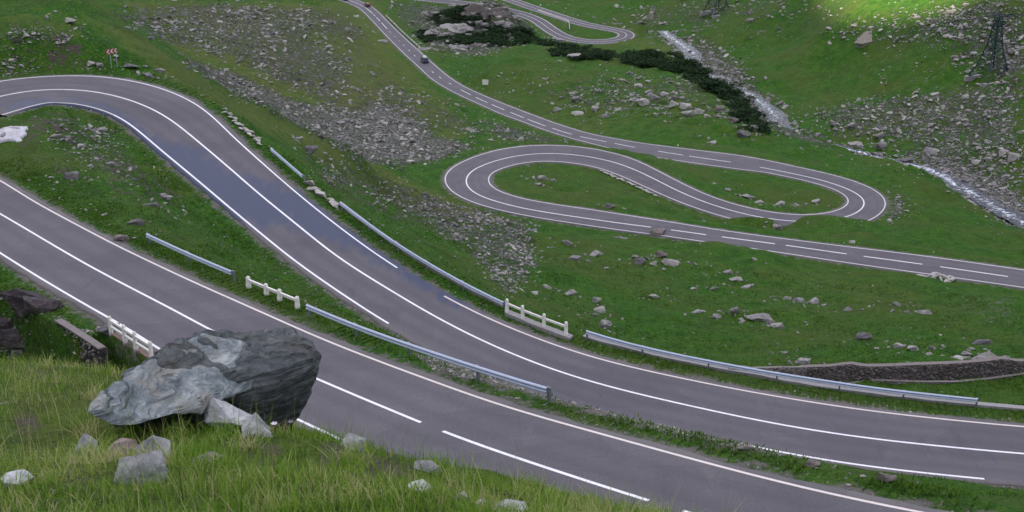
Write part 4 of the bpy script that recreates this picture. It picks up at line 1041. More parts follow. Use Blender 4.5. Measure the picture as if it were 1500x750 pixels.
stone_field('loose_stones', np.c_[sat[:, :2], sz2[k2]], sat[:, 2], M_['rock'], 'small grey stones lying round the feet of the bigger boulders', 'stones', seed=19)
# dark boulders at the foot of the near road, left edge
for i, (x, y, H, w, rt, mk, lb) in enumerate([
  (12,478,36.7,63,.7,'rockblack','big dark boulder at the left picture edge below the near road'),
  (44,474,36.4,66,.6,'rockblack','big dark boulder second from the left edge below the near road'),
  (66,484,36.6,52,.6,'rockblack','dark boulder against the start of the low retaining wall'),
  (28,492,37.1,49,.7,'rockblack','dark boulder in front of the two big ones below the near road'),
  (10,497,37.4,18,.8,'rockbrown','pinkish stone in front of the dark boulders'),
  (58,497,37.3,18,.7,'rock','grey stone in front of the dark boulders'),
  (26,508,38,26,.5,'rock','pale flat stone lowest before the dark boulders'),
  (72,508,37.9,24,.5,'rock','grey flat stone at the foot of the retaining wall'),
  (152,500,36,15,.8,'rockpale','light stone beside the brown culvert wall'),
  (163,492,35.2,26,.8,'rockdark','dark stone under the first post of the near white balustrade')]):
    p = cast_exact([x], [y+w*rt*.3], tmin=40)[0]; put_boulder(p, 1.15*w*float(np.linalg.norm(p-np.array([0, 0, CAMZ])))/F, rt, mk, lb)

# heap of white stones by the valley road
hp = cast_exact([1370], [409])[0]; t = empty('stone_heap', hp); tag(t, 'heap of whitish broken stones on the near verge of the valley road', 'stone heap')
wm = [big_stone_mesh('stone', 500+i, M_['rockpale'], .7, 1, .05) for i in range(3)]
for i in range(44):
    u = rnd.uniform(-1, 1); o = link_mesh('stone', wm[i % 3], t); sx = rnd.uniform(.3, 1.1)
    x = u*2.6; y = rnd.uniform(-1, 1)*1.5*(1-u*u*.6); hh_ = .55*(1-u*u)*(1-abs(y)/2)
    gz = float(height([hp[0]+x], [hp[1]+y])[0])-hp[2]; o.location = (x, y, gz+hh_*rnd.uniform(.3, 1)); o.scale = (sx*1.1, sx, sx*.7); o.rotation_euler = (rnd.uniform(-.4, .4), rnd.uniform(-.4, .4), rnd.uniform(0, 6))
# flat tan slab beyond the stream
sp = cast_exact([1270], [62])[0]; mb = MB()
poly = [(-3.9, -1.2), (-1.5, -1.7), (1.8, -1.0), (3.5, 1.6), (3.4, 3.4), (.2, 3.4), (-1.9, 1.2)]
bm = bmesh.new(); top = [bm.verts.new((x, y, 1.0+y*.42+x*.05)) for x, y in poly]; bot = [bm.verts.new((x*.8+.2, y*.8, -1.2)) for x, y in poly]
bmesh.ops.convex_hull(bm, input=bm.verts); bmesh.ops.triangulate(bm, faces=bm.faces); bmesh.ops.subdivide_edges(bm, edges=bm.edges, cuts=3, use_grid_fill=True)
for v in bm.verts: v.co += Vector((pnoise(v.co*.8), pnoise(v.co*.8+Vector((9, 0, 0))), pnoise(v.co*.9+Vector((0, 9, 0)))))*.22
me = bpy.data.meshes.new('flat_boulder'); bm.to_mesh(me); bm.free()
o = link_mesh('flat_boulder', me, None, mat_rock('tan_stone', (.20, .18, .15), (.30, .27, .22), (.36, .33, .27), moss=.05)); o.location = sp; tag(o, 'large flat topped tan slab of rock on the far slope below the sunlit patch', 'boulder')

# remnant of snow at the left edge, inside the bend
bm = bmesh.new(); bmesh.ops.create_grid(bm, x_segments=40, y_segments=44, size=1)
sn0 = cast([4], [200], tmin=60)[0][0]; kill = []
for v in bm.verts:
    x, y = v.co.x, v.co.y; nz_ = pnoise(Vector((x*2.1, y*2.1, 3))); e = 1-math.hypot(x, y)-nz_*.4
    z_ = .34*max(0, min(1, e*1.8))**.7+.12*nz_+.09*pnoise(Vector((x*6, y*6, 0)))+.05*pnoise(Vector((x*15, y*15, 0)))
    hole = min(((x-a1)**2+(y-b1)**2)/(c1**2) for a1, b1, c1 in ((.1, -.35, .12), (.4, .35, .16), (-.3, .4, .2)))
    if e < 0 or hole < 1: kill.append(v)
    X, Y = x*1.9, y*1.9+x*.5; v.co = Vector((X, Y, z_))
bmesh.ops.delete(bm, geom=kill, context='VERTS')
vz = height([sn0[0]+v.co.x for v in bm.verts], [sn0[1]+v.co.y for v in bm.verts])-height([sn0[0]], [sn0[1]])[0]
for v, z_ in zip(bm.verts, vz): v.co.z += max(-1.0, min(.5, z_))+.08
r_ = bmesh.ops.extrude_face_region(bm, geom=list(bm.faces))
for g_ in r_['geom']:
    if isinstance(g_, bmesh.types.BMVert): g_.co.z -= .5
bmesh.ops.recalc_face_normals(bm, faces=bm.faces)
me = bpy.data.meshes.new('snow_remnant'); bm.to_mesh(me); bm.free()
for p_ in me.polygons: p_.use_smooth = True
o = link_mesh('snow_remnant', me, None, M_['snow']); o.location = (sn0[0], sn0[1], height([sn0[0]], [sn0[1]])[0]); tag(o, 'melting remnant of old white snow inside the upper left bend', 'snow')

# rows of kerb stones
def stone_row(R, a, b, off, nn, size, mk, label, lo=0, hi=None):
    i, j = sorted((ostation(R, *a, off, lo, hi), ostation(R, *b, off, lo, hi))); k0 = R.P[i]; t = empty('stone_kerb', k0); tag(t, label, 'kerb')
    ms = [big_stone_mesh('stone', 520+q, M_[mk], .8, 1, .04, 12, 1.3) for q in range(3)]
    for q in range(nn):
        k_ = int(i+(j-i)*(q+.5)/nn); w = R.wl[k_] if off > 0 else -R.wr[k_]; xy = R.P[k_, :2]+R.N[k_]*(w+off+rnd.gauss(0, .12))
        o = link_mesh('stone', ms[q % 3], t); z_ = height([xy[0]], [xy[1]])[0]
        o.location = Vector((xy[0], xy[1], z_+.12))-Vector(k0); T_ = R.T[k_]; o.rotation_euler = (rnd.gauss(0, .08), rnd.gauss(0, .08), math.atan2(T_[1], T_[0])+rnd.gauss(0, .15)); s1 = size*rnd.uniform(.75, 1.2)
        o.scale = (s1, s1*.75, s1*.6)
stone_row(roadB, (320,168), (386,216), 1.5, 20, .72, 'rockpale', 'row of pale kerb stones outside the upper left bend before the short guard rail')
stone_row(roadB, (442,278), (488,308), 1.5, 6, 1.3, 'rockpale', 'row of big pale kerb stones between the short and the long guard rail')
iA, iB = station(roadC, 760, 227), station(roadC, 1071, 309, lo=station(roadC, 760, 227))
stone_row(roadC, (880,254), (962,290), -1.1, 20, 1.0, 'rockpale', 'row of pale kerb stones on the inner side of the hairpin connecting arm', iA, iB)

# ------------------------------------------------------------------ guard rails
PROF = [(0, -.155), (.03, -.14), (.075, -.10), (.075, -.06), (.02, -.02), (.02, .02), (.075, .06), (.075, .10), (.03, .14), (0, .155)]
def rail_path(pts, label, mat='steel', hgt=.62, every=4.0, scale=1.0, side=1, postmat='post', name='guard_rail', group=None):
    """pts: ground points; beam faces away from 'side' normal"""
    P = resample(np.array(pts, float), .5 if len(pts) > 3 else .5); o0 = P[0].copy(); root = empty(name, o0); tag(root, label, 'guard rail', group)
    T = np.gradient(P[:, :2], axis=0); T /= np.maximum(np.linalg.norm(T, axis=1), 1e-6)[:, None]; N = np.stack([-T[:, 1], T[:, 0]], 1)
    m = len(PROF); V = []
    wob = fbm(np.arange(len(P))*.5, np.zeros(len(P)), 9, 2, 6)*.07
    for back in (0, -.02):
        for i in range(len(P)):
            for a, b in PROF: V.append((P[i, 0]-o0[0]-N[i, 0]*side*(a*scale+back), P[i, 1]-o0[1]-N[i, 1]*side*(a*scale+back), P[i, 2]-o0[2]+hgt+wob[i]+b*scale))
    k = np.arange(len(P)*m*2).reshape(2, len(P), m); Q = [np.stack([k[s_, :-1, :-1], k[s_, :-1, 1:], k[s_, 1:, 1:], k[s_, 1:, :-1]], -1).reshape(-1, 4) for s_ in (0, 1)]
    for c_ in (0, -1): Q.append(np.stack([k[0, :-1, c_], k[0, 1:, c_], k[1, 1:, c_], k[1, :-1, c_]], -1).reshape(-1, 4))
    bm_o = link_mesh('beam', np_mesh('beam', V, np.vstack(Q), False), root, M_[mat])
    L_ = len(P)*.5; n_ = max(2, int(L_/every)+1)
    pm = MB().box((0, 0, -.05), (.10, .14, 1.45)).mesh('post', M_[postmat]); bk = MB().box((0, 0, 0), (.12, .12, .3*scale)).mesh('spacer', M_[postmat])
    for q in range(n_):
        i = min(len(P)-1, int(round((len(P)-1)*q/(n_-1)))); c = P[i, :2]-o0[:2]+N[i]*side*.14; rz = math.atan2(T[i, 1], T[i, 0])
        o = link_mesh('post', pm, root); o.location = (c[0], c[1], P[i, 2]-o0[2]+wob[i]); o.rotation_euler = (0, 0, rz)
        s2 = link_mesh('spacer', bk, root); s2.location = (c[0]-N[i, 0]*side*.09, c[1]-N[i, 1]*side*.09, P[i, 2]-o0[2]+hgt+wob[i]); s2.rotation_euler = (0, 0, rz)
    return root
def road_offset_pts(R, a, b, off, lo=0, hi=None, dz=0.0, step=4):
    i, j = sorted((ostation(R, *a, off, lo, hi), ostation(R, *b, off, lo, hi))); I = np.unique(np.r_[np.arange(i, j, step), j])
    w = R.wl[I] if off > 0 else -R.wr[I]; xy = R.P[I, :2]+R.N[I]*(w+off)[:, None]; return np.c_[xy, R.P[I, 2]-.06+dz]
rail_path(road_offset_pts(roadB, (396,232), (438,276), 1.35), 'short bent guard rail outside the upper left bend, ending at the big kerb stones', hgt=.58)
rail_path(road_offset_pts(roadB, (490,316), (736,468), 1.6), 'long galvanised guard rail running down to the white balustrade on the middle road', hgt=.60)
rail_path(road_offset_pts(roadB, (857,506), (1427,598), 1.95), 'longest galvanised guard rail along the far side of the middle road below the stone wall', hgt=.60)
rail_path(road_offset_pts(roadA, (212,365), (340,420), 1.55), 'short galvanised guard rail by the near road left of the small white balustrade', hgt=.58)
rail_path(road_offset_pts(roadA, (447,468), (800,583), 1.25), 'galvanised guard rail between the near and the middle road starting at the small balustrade', hgt=.62)
hC = station(roadC, 700, 144)
rail_path(road_offset_pts(roadC, (564,25), (615,73), -1.0, hC), 'white guard rail beside the upper road above the dark car', 'whitewash', .55, 4, 1.7)
fr_ = cast_exact([788, 800, 812, 824, 833.5, 834, 834.5], [17, 21, 25.5, 29.5, 33, 39, 45], tmin=400)
rail_path(fr_, 'white angled rail on the bank above the farthest hairpin road', 'whitewash', .55, 5, 1.5)

# concrete kerb under the rails of the middle road
def kerb(R, a, b, off, w, h, label, mat='concrete'):
    i, j = sorted((ostation(R, *a, off), ostation(R, *b, off))); I = np.arange(i, j); base = R.wl[I] if off > 0 else -R.wr[I]; sgn = 1 if off > 0 else -1
    V = []; jz = fbm(I*.5, I*0., 2.5, 3, 8)*.06
    for o_, z_ in ((off, -.7), (off, h), (off+sgn*w, h), (off+sgn*w, -.7)):
        q = R.P[I, :2]+R.N[I]*(base+o_+jz)[:, None]; V.append(np.c_[q, R.P[I, 2]+z_+(jz if z_ > 0 else 0)])
    n_ = len(I); V = np.stack(V, 1).reshape(-1, 3); k = np.arange(n_*4).reshape(n_, 4); Q = []
    for c in range(4): Q.append(np.stack([k[:-1, c], k[:-1, (c+1) % 4], k[1:, (c+1) % 4], k[1:, c]], -1))
    Q.append(k[:1]); Q.append(k[-1:, ::-1])
    o = link_mesh('concrete_kerb', np_mesh('concrete_kerb', V, np.vstack(Q)), None, M_[mat]); tag(o, label, 'kerb')
kerb(roadB, (488,314), (738,470), 1.95, .32, .12, 'low concrete kerb under the guard rail left of the white balustrade')
kerb(roadB, (736,474), (838,506), 1.15, .55, .20, 'broad concrete plinth carrying the white balustrade of the middle road')
kerb(roadB, (850,502), (1560,608), 2.25, .45, .04, 'long low concrete kerb under the longest guard rail')

# ------------------------------------------------------------------ white concrete balustrades
def balustrade(R, pxs, off, label, nrail, ph, dz=0.0, rb=.13, mat='whitewash'):
    pts = []
    for (x, y) in pxs:
        i = ostation(R, x, y, off); w = R.wl[i] if off > 0 else -R.wr[i]; xy = R.P[i, :2]+R.N[i]*(w+off); pts.append(Vector((xy[0], xy[1], R.P[i, 2]+dz)))
    root = empty('white_balustrade', pts[0]); tag(root, label, 'balustrade'); o0 = pts[0]
    pm = MB().lathe((0, 0, 0), [(rb*1.15, -.3), (rb*1.15, .1), (rb, .14), (rb*.95, ph-.16), (rb*.9, ph-.06), (rb*.6, ph), (rb*.2, ph+.03)], 12).mesh('post', M_[mat], True)
    for p in pts: o = link_mesh('post', pm, root); o.location = p-o0
    zs = [ph*.62] if nrail == 1 else [ph*.36, ph*.76]
    for a_, b_ in zip(pts[:-1], pts[1:]):
        for z_ in zs:
            MB().bar(a_-o0+Vector((0, 0, z_)), b_-o0+Vector((0, 0, z_)), .12, .15 if nrail == 1 else .10).build('rail', M_[mat], root)
    return root
def lerp_px(a, b, n_): return [(a[0]+(b[0]-a[0])*k/(n_-1), a[1]+(b[1]-a[1])*k/(n_-1)) for k in range(n_)]
balustrade(roadB, [(743,463), (768,473), (797,486), (828,497)], 1.42, 'white balustrade of four posts at the end of the long guard rail, middle road', 1, .98, .18)
balustrade(roadA, [(366,424), (387,434), (409,446), (432,457)], 1.75, 'small weathered white balustrade of four posts beyond the near road', 1, .62, -.02, .14)
balustrade(roadA, [(163,487), (183,499), (203,511), (226,523)], -.75, 'white two rail balustrade beside the near road, left of the great boulder', 2, .95, -.02, .11)

# ------------------------------------------------------------------ walls
def wall_between(name, tops, hgt, thick, mat, label, coping=None, cmat='concrete', stones=0, facing=-1):
    """tops: world points of the top front edge"""
    P = resample(np.array(tops, float), .6); o0 = P[0].copy(); root = empty(name, o0); tag(root, label, 'wall')
    T = np.gradient(P[:, :2], axis=0); T /= np.linalg.norm(T, axis=1)[:, None]; N = np.stack([-T[:, 1], T[:, 0]], 1); n_ = len(P)
    def block(nm, o1, o2, z1, z2, m, jit):
        V = []; jz = fbm(np.arange(n_)*.6, np.zeros(n_), 1.5, 3, 3)*jit*.5
        for o_, z_ in ((o1, z1), (o1, z2), (o2, z2), (o2, z1)):
            V.append(np.c_[P[:, :2]-o0[:2]+N*o_, P[:, 2]-o0[2]+z_+(jz if z_ == z2 else 0)])
        V = np.stack(V, 1).reshape(-1, 3); k = np.arange(n_*4).reshape(n_, 4); Q = [np.stack([k[:-1, c], k[:-1, (c+1) % 4], k[1:, (c+1) % 4], k[1:, c]], -1) for c in range(4)]
        return link_mesh(nm, np_mesh(nm, V, np.vstack(Q+[k[:1], k[-1:, ::-1]])), root, m)
    block('core', 0, thick, -hgt, 0, mat, .04)
    if coping: block('coping', -.05, thick-.1, .003, coping, M_[cmat], .05)
    if stones:
        r = np.random.default_rng(stones); L_ = n_*.6; i = r.random(stones)*(n_-1); a = i.astype(int); f = (i-a)[:, None]; b_ = np.minimum(a+1, n_-1)
        q = P[a]*(1-f)+P[b_]*f; q[:, :2] += N[a]*(-.02); q[:, 2] -= r.uniform(.02, hgt, stones)
        so = stone_field('facing_stones', q-o0, r.uniform(.12, .30, stones), M_['rockbrown'] if facing < 0 else M_['rock'], None, None, .3); so.parent = root
        so['kind'] = 'stuff'
    return root
bx = [1066,1100,1180,1215,1232,1247,1262,1300,1350,1400,1440,1462,1476,1486,1500,1560]
by = [546,550,557,560,560,559,559,558,557,555,553,551,549,548,546,540]
ty = [541,540,538,537,534,533,537,536.5,534,532,529,525.5,526,529.5,529,526]
bot = cast_exact(bx, by); top = bot.copy(); rt_ = rays(np.array(bx), np.array(ty)); top[:, 2] = CAMZ+rt_[:, 2]*np.hypot(bot[:, 0], bot[:, 1])/np.hypot(rt_[:, 0], rt_[:, 1])
wall_between('stone_wall', top, 2.2, .5, M_['rockdark'], 'long dry stone wall with pale coping behind the longest guard rail', .05, 'coping', 5200)
lb = cast_exact([1185,1240,1285,1330,1400,1450,1500,1560], [566,564,560,562,561,556,550,545]); lb[:, 2] += .05
wall_between('low_stone_ledge', lb, .8, .3, M_['rock'], 'low pale stone ledge running in the grass in front of the dry stone wall', .05, 'coping', 160, 1)
wall_between('retaining_wall', road_offset_pts(roadA, (78, 481), (152, 509), -2.35)+np.array([0, 0, .16]), 2.2, .45, M_['rockblack'], 'dark low retaining wall with a light coping at the left below the near road', .10, 'coping', 200)
hw = road_offset_pts(roadA, (160,486), (236,528), -.75, step=3); hw[:, 2] -= .10
wall_between('culvert_wall', hw[::1], 2.4, -.0+.5, M_['brownwall'], 'brown stained concrete culvert wall under the white two rail balustrade', .08, 'brownwall')

# ------------------------------------------------------------------ dwarf pines on the outcrop and along the plateau edge
def clump_mesh(name, seed, mat, nleaf=420, flat=.5, leaf=.13):
    r = np.random.default_rng(seed); nb = 9; C0 = r.normal(0, .33, (nb, 3)); C0[:, 2] = np.abs(C0[:, 2])*flat+.12; R0 = r.uniform(.2, .36, nb)
    b = r.integers(0, nb, nleaf); d = r.normal(0, 1, (nleaf, 3)); d /= np.linalg.norm(d, axis=1)[:, None]; d[:, 2] *= .7
    c = C0[b]+d*(R0[b]*r.uniform(.6, 1.08, nleaf))[:, None]; c[:, 2] = np.maximum(c[:, 2], -.08)
    t_ = r.normal(0, 1, (nleaf, 3)); t_[:, 2] = np.abs(t_[:, 2])+.4; t_ /= np.linalg.norm(t_, axis=1)[:, None]; u = np.cross(t_, r.normal(0, 1, (nleaf, 3))); u /= np.linalg.norm(u, axis=1)[:, None]
    L_ = leaf*r.uniform(.7, 1.4, nleaf)[:, None]; V = np.stack([c-u*L_*.35, c+u*L_*.35, c+t_*L_], 1).reshape(-1, 3)
    tint = np.repeat(np.clip(r.normal(.4, .2, nleaf)+d[:, 2]*.25, 0, .85), 3); tip = np.tile([0, 0, 1.], nleaf)
    me = np_mesh(name, V, np.arange(nleaf*3).reshape(-1, 3), False, {'tint': tint, 'tip': tip}); me.materials.append(mat); return me
PM = [clump_mesh('dwarf_pine', 40+i, M_['pine'], 460) for i in range(5)]
PP = [([(618,24),(650,18),(690,6),(712,10),(700,24),(690,32),(650,26),(630,30)], 20, 'dwarf pine shrub along the top left of the outcrop'),
      ([(608,46),(630,50),(660,56),(700,46),(740,42),(775,44),(790,62),(760,68),(700,66),(650,64),(620,60)], 84, 'dwarf pine shrub in the dense belt under the outcrop rocks'),
      ([(692,10),(706,18),(712,34),(740,40),(735,46),(700,44),(688,30)], 14, 'dwarf pine shrub between the two brown outcrop tops'),
      ([(626,34),(660,30),(690,30),(690,38),(660,42),(630,42)], 6, 'dwarf pine shrub between the left outcrop rocks'),
      ([(790,64),(830,68),(905,80),(908,88),(860,88),(815,82)], 44, 'dwarf pine shrub in the dark band below the far hairpin'),
      ([(912,84),(940,76),(985,80),(1020,98),(1045,118),(1050,134),(1030,126),(1000,106),(950,98),(918,94)], 66, 'dwarf pine shrub on the dark shoulder above the stream'),
      ([(1046,122),(1062,130),(1085,150),(1104,176),(1096,182),(1076,164),(1056,142)], 24, 'dwarf pine shrub along the steep edge above the stream'),
      ([(1104,180),(1118,190),(1112,196),(1098,190)], 4, 'dwarf pine shrub at the low end of the steep edge')]
for poly, n_, lb in PP:
    a = poly_points(poly, n_, r0); p, h = cast(a[:, 0], a[:, 1], tmin=60); z, d, _, _ = height(p[:, 0], p[:, 1], True)
    for q, zz, dd_ in zip(p, z, d):
        if dd_ < 1.5: continue
        o = link_mesh('dwarf_pine', PM[rnd.randrange(5)]); s_ = rnd.uniform(2.6, 4.4); o.location = (q[0], q[1], zz-.1); o.scale = (s_*1.25, s_*1.1, s_*rnd.uniform(.5, .72)); o.rotation_euler = (0, 0, rnd.uniform(0, 6.28))
        tag(o, 'dark green '+lb, 'dwarf pine', lb+' (alike)')

# ------------------------------------------------------------------ grass
def blades(name, pos, hgt, wid, tint, mat, label, cat, bend=.5, segs=3, seed=1, lean=None):
    r = np.random.default_rng(seed); n_ = len(pos); a = r.uniform(0, 2*np.pi, n_); fx, fy = np.cos(a), np.sin(a)
    la = r.uniform(0, 2*np.pi, n_); lb = hgt*bend*r.uniform(.2, 1.2, n_); lx, ly = np.cos(la)*lb, np.sin(la)*lb
    rows, tips = [], []
    for k in range(segs+1):
        t = k/segs; w = wid*(1-t)**.7*.5; cx = pos[:, 0]+lx*t*t; cy = pos[:, 1]+ly*t*t; cz = pos[:, 2]-.02+hgt*(t-.28*bend*t*t)
        if k < segs: rows += [np.stack([cx-fx*w, cy-fy*w, cz], 1), np.stack([cx+fx*w, cy+fy*w, cz], 1)]; tips += [t, t]
        else: rows.append(np.stack([cx, cy, cz], 1)); tips.append(1.)
    V = np.stack(rows, 1); m = V.shape[1]; base = (np.arange(n_)*m)[:, None]; F = []
    for k in range(segs-1):
        b = 2*k; F += [base+np.array([[b, b+1, b+3]]), base+np.array([[b, b+3, b+2]])]
    F.append(base+np.array([[m-3, m-2, m-1]]))
    o = link_mesh(name, np_mesh(name, V.reshape(-1, 3), np.vstack(F), False, {'tint': np.repeat(tint, m), 'tip': np.tile(tips, n_)}), None, mat); tag(o, label, cat, kind='stuff'); return o
# meadow tufts where a blade is still about a pixel
a = np.c_[rng.uniform(-20, 1520, 60000), rng.uniform(230, 730, 60000)]; p, h = cast(a[:, 0], a[:, 1], tmin=30)
z, d, _, _ = height(p[:, 0], p[:, 1], True); p[:, 2] = z; dist = np.hypot(p[:, 0], p[:, 1])
cl = fbm(p[:, 0], p[:, 1], 4, 3, 61)+.5
ok = h & (d > .75) & (dist < 165) & (dist > 38) & (rng.random(len(p)) < np.clip(cl*1.5-.1, .1, 1)); p = p[ok]; dist = dist[ok]; cl = cl[ok]
p = np.repeat(p, 4, 0)+np.c_[rng.normal(0, .13, (len(p)*4, 2)), np.zeros(len(p)*4)]; dist = np.repeat(dist, 4); cl = np.repeat(cl, 4)
blades('meadow_grass', p, rng.uniform(.10, .26, len(p))*(.7+.6*cl), .035+dist*.00035, np.clip(rng.normal(.42, .22, len(p)), 0, .95), M_['tuft'], 'short green grass growing over the slopes and meadows', 'grass', .7, 2, 3)
# rank grass on the verges
PV = []
for R, nn, sp in ((roadA, 30000, 1.6), (roadB, 26000, 1.4)):
    i = rng.integers(0, len(R.P), nn); sd_ = np.where(rng.random(nn) < .62, 1, -1); off = np.where(sd_ > 0, R.wl[i], R.wr[i])+PAVE+.35+np.abs(rng.normal(0, sp, nn)); xy = R.P[i, :2]+R.N[i]*(sd_*off)[:, None]
    k_ = fbm(xy[:, 0], xy[:, 1], 3.2, 3, 71)+.5 > .42; PV.append(xy[k_])
xy = np.vstack(PV); z, d, _, _ = height(xy[:, 0], xy[:, 1], True); k_ = d > .35
for c in ZW:
    if c[0] == 'sand': k_ &= ~inside(xy[:, 0], xy[:, 1], c[2])
xy, z, d = xy[k_], z[k_], d[k_]
blades('verge_grass', np.c_[xy, z], rng.uniform(.07, .26, len(xy))*np.clip(d*.8+.3, .3, 1), np.full(len(xy), .06), np.clip(rng.normal(.45, .22, len(xy)), 0, .97), M_['tuft'], 'tall rank grass fringing the verges of the two nearest roads', 'grass', .6, 2, 5)

# foreground: where the grass is seen blade by blade
def near_pts(n_, r1, r2, az1=-25, az2=25):
    r = np.exp(rng.uniform(math.log(r1), math.log(r2), n_))*1.0; r = np.sqrt(rng.uniform(r1**2, r2**2, n_)) if r2 < 8 else r; a = np.radians(rng.uniform(az1, az2, n_)); return np.c_[r*np.sin(a), r*np.cos(a)]
def ztop(xy): return height(xy[:, 0], xy[:, 1])
BC = atd(300, 600, 9.6)            # middle of the great boulder
soils = [c[2] for c in ZW if c[0] == 'soil' and np.hypot(*c[2].mean(0)) < 25]
def bushy(n_, r1, r2, hmin, hmax, wid, mu, sg, nm, lb, seed, bend=.55, segs=3, clump=1.1):
    xy = near_pts(n_, r1, r2); c = fbm(xy[:, 0], xy[:, 1], clump, 4, seed)+.5; k = rng.random(n_) < np.clip((c-.34)*3.2, .08, 1)
    bare = np.zeros(n_, bool)
    for sp_ in soils: bare |= inside(xy[:, 0]+fbm(xy[:, 0], xy[:, 1], .6, 3, 2)*.5, xy[:, 1], sp_)
    k &= ~(bare & (rng.random(n_) < .7)); xy = xy[k]; c = c[k]; z = ztop(xy)
    c2 = fbm(xy[:, 0], xy[:, 1], 1.7, 3, seed+5)
    blades(nm, np.c_[xy, z], rng.uniform(hmin, hmax, len(xy))*np.clip(.2+1.6*c, .3, 1.9), wid*rng.uniform(.6, 1.3, len(xy)), np.clip(rng.normal(mu, sg, len(xy))+c2*.75+(fbm(xy[:, 0], xy[:, 1], .5, 3, seed+9) > .28)*.35, 0, 1), M_['grass'], lb, 'grass', bend, segs, seed)
bushy(85000, 3.4, 17, .035, .11, .007, .50, .20, 'foreground_grass', 'dense fresh green grass covering the foreground slope', 81)
bushy(7000, 3.4, 15, .10, .24, .006, .60, .22, 'foreground_grass', 'longer bent grass blades standing out of the foreground turf', 82, .45, 4)
bushy(1500, 3.6, 13, .14, .36, .004, .98, .04, 'dry_grass_stalks', 'thin straw coloured dry stalks among the foreground grass', 83, .25, 4)

# ------------------------------------------------------------------ the great boulder in front, and the rocks round it
def rough_hull(pts, cuts, amp, seed, layer=(0.15, -.45, .88), lamp=.02, lfreq=32):
    bm = bmesh.new()
    for p in pts: bm.verts.new(p)
    bmesh.ops.convex_hull(bm, input=bm.verts)
    for v in [v for v in bm.verts if not v.link_faces]: bm.verts.remove(v)
    bmesh.ops.triangulate(bm, faces=bm.faces)
    for _ in range(cuts): 
        long_ = [e for e in bm.edges if e.calc_length() > .045]
        if not long_: break
        bmesh.ops.subdivide_edges(bm, edges=long_, cuts=1); bmesh.ops.triangulate(bm, faces=[f for f in bm.faces if len(f.verts) > 3])
    bm.normal_update(); L = Vector(layer).normalized(); o = Vector((seed*7.3, seed*2.9, seed*1.1)); mv = []
    for v in bm.verts:
        c = v.co; h = c.dot(L)+pnoise(c*1.3+o)*.06
        saw = (h*lfreq/6.283) % 1.0; st = (saw**2)*lamp*(.5+pnoise(c*2.2+o)*1.6)          # broken edges of the rock's layers
        n_ = pnoise(c*2.1+o)*amp+pnoise(c*5.5+o)*amp*.55+pnoise(c*13+o)*amp*.3
        mv.append(v.normal*(n_+st))
    for v, m in zip(bm.verts, mv): v.co += m
    return bm
def px3(lst, o): return [Vector(atd(x, y, d))-o for x, y, d in lst]
o0 = Vector(BC)
main_pts = [(150,600,8.9),(190,545,9.2),(235,520,9.5),(300,489,9.9),(350,479,10.2),(400,474,10.4),(428,477,10.4),(438,492,10.2),(457,508,10.1),(462,524,10.0),
            (456,548,9.95),(446,575,9.95),(446,596,9.95),(438,612,10.0),(412,640,10.0),(383,648,10.0),(325,612,9.6),(250,640,9.6),(200,640,9.4),
            (310,592,9.35),(380,566,9.55),(440,535,9.75),(420,520,11.3),(300,530,11.2),(420,600,11.1),(260,620,10.8)]
slab_pts = [(x, y, d+.17*(1-min(1, max(0, (300-x)/170)))) for x, y, d in [(137,603,8.55),(150,575,8.75),(200,536,9.1),(240,515,9.35),(310,486,9.75),(352,500,9.75),(385,538,9.6),(393,549,9.5),(386,559,9.42),(350,577,9.2),(300,597,8.95),(262,606,8.8),(200,618,8.6),(165,617,8.55),
            (300,520,10.1),(220,590,9.5),(360,556,9.9)]]
bmA = rough_hull(px3(main_pts, o0), 6, .075, 3, lamp=.014, lfreq=70); meA = bpy.data.meshes.new('great_boulder'); bmA.to_mesh(meA); bmA.free()
meA.materials.append(mat_rock('layered_dark_stone', (.06, .066, .074), (.145, .16, .17), (.30, .315, .315), lichen=(.16, .15, .12), sc=2.6, moss=.4, strata=True))  # dark rock, tone lowered further for the shade under its overhang
gb = link_mesh('great_boulder', meA); gb.location = o0; tag(gb, 'great blue grey layered boulder overhanging the near road in the foreground', 'boulder')
bmB = rough_hull(px3(slab_pts, o0), 6, .05, 5, lamp=.014, lfreq=80); meB = bpy.data.meshes.new('top_slab'); bmB.to_mesh(meB); bmB.free(); meB.materials.append(M_['slab'])
link_mesh('top_slab', meB, gb)['label'] = 'paler split slab lying across the top of the boulder'
def near_rock(px, py, w, h, depth, mk, label, seed, rz=0., tilt=0., sink=.0):
    p = cast([px], [py], tmin=3, tmax=30)[0][0]; p[2] = ztop(p[None, :2])[0]
    if depth: p = atd(px, py, depth)
    dist = float(np.linalg.norm(np.array(p)-np.array([0, 0, CAMZ]))); W_, H_ = 1.2*w*dist/F, 1.3*h*dist/F
    r = random.Random(seed); pts = []
    for _ in range(15):
        v = Vector((r.gauss(0, 1), r.gauss(0, 1), r.gauss(0, 1))).normalized(); pts.append(Vector((v.x*W_*.55, v.y*W_*.45, v.z*H_*.62)))
    bm = rough_hull(pts, 4, W_*.06, seed, lamp=W_*.03, lfreq=60); me = bpy.data.meshes.new('rock'); bm.to_mesh(me); bm.free(); me.materials.append(M_[mk])
    o = link_mesh('rock', me); o.location = (p[0], p[1], p[2]+H_*(.12-sink)); o.rotation_euler = (0, tilt, rz); tag(o, label, 'rock'); return o
near_rock(368, 642, 46, 34, 0, 'nearrock', 'grey white stone propping the right underside of the great boulder', 1, .3, .1)
near_rock(340, 612, 62, 34, 9.2, 'nearrock', 'pale broken block squeezed under the top slab of the great boulder', 2, .1, .2)
near_rock(385, 652, 26, 18, 0, 'nearrock', 'small pale stone at the lower right of the great boulder', 3)
near_rock(222, 640, 46, 44, 0, 'nearrock', 'pale upright rock at the front foot of the great boulder', 14, .1, .3)
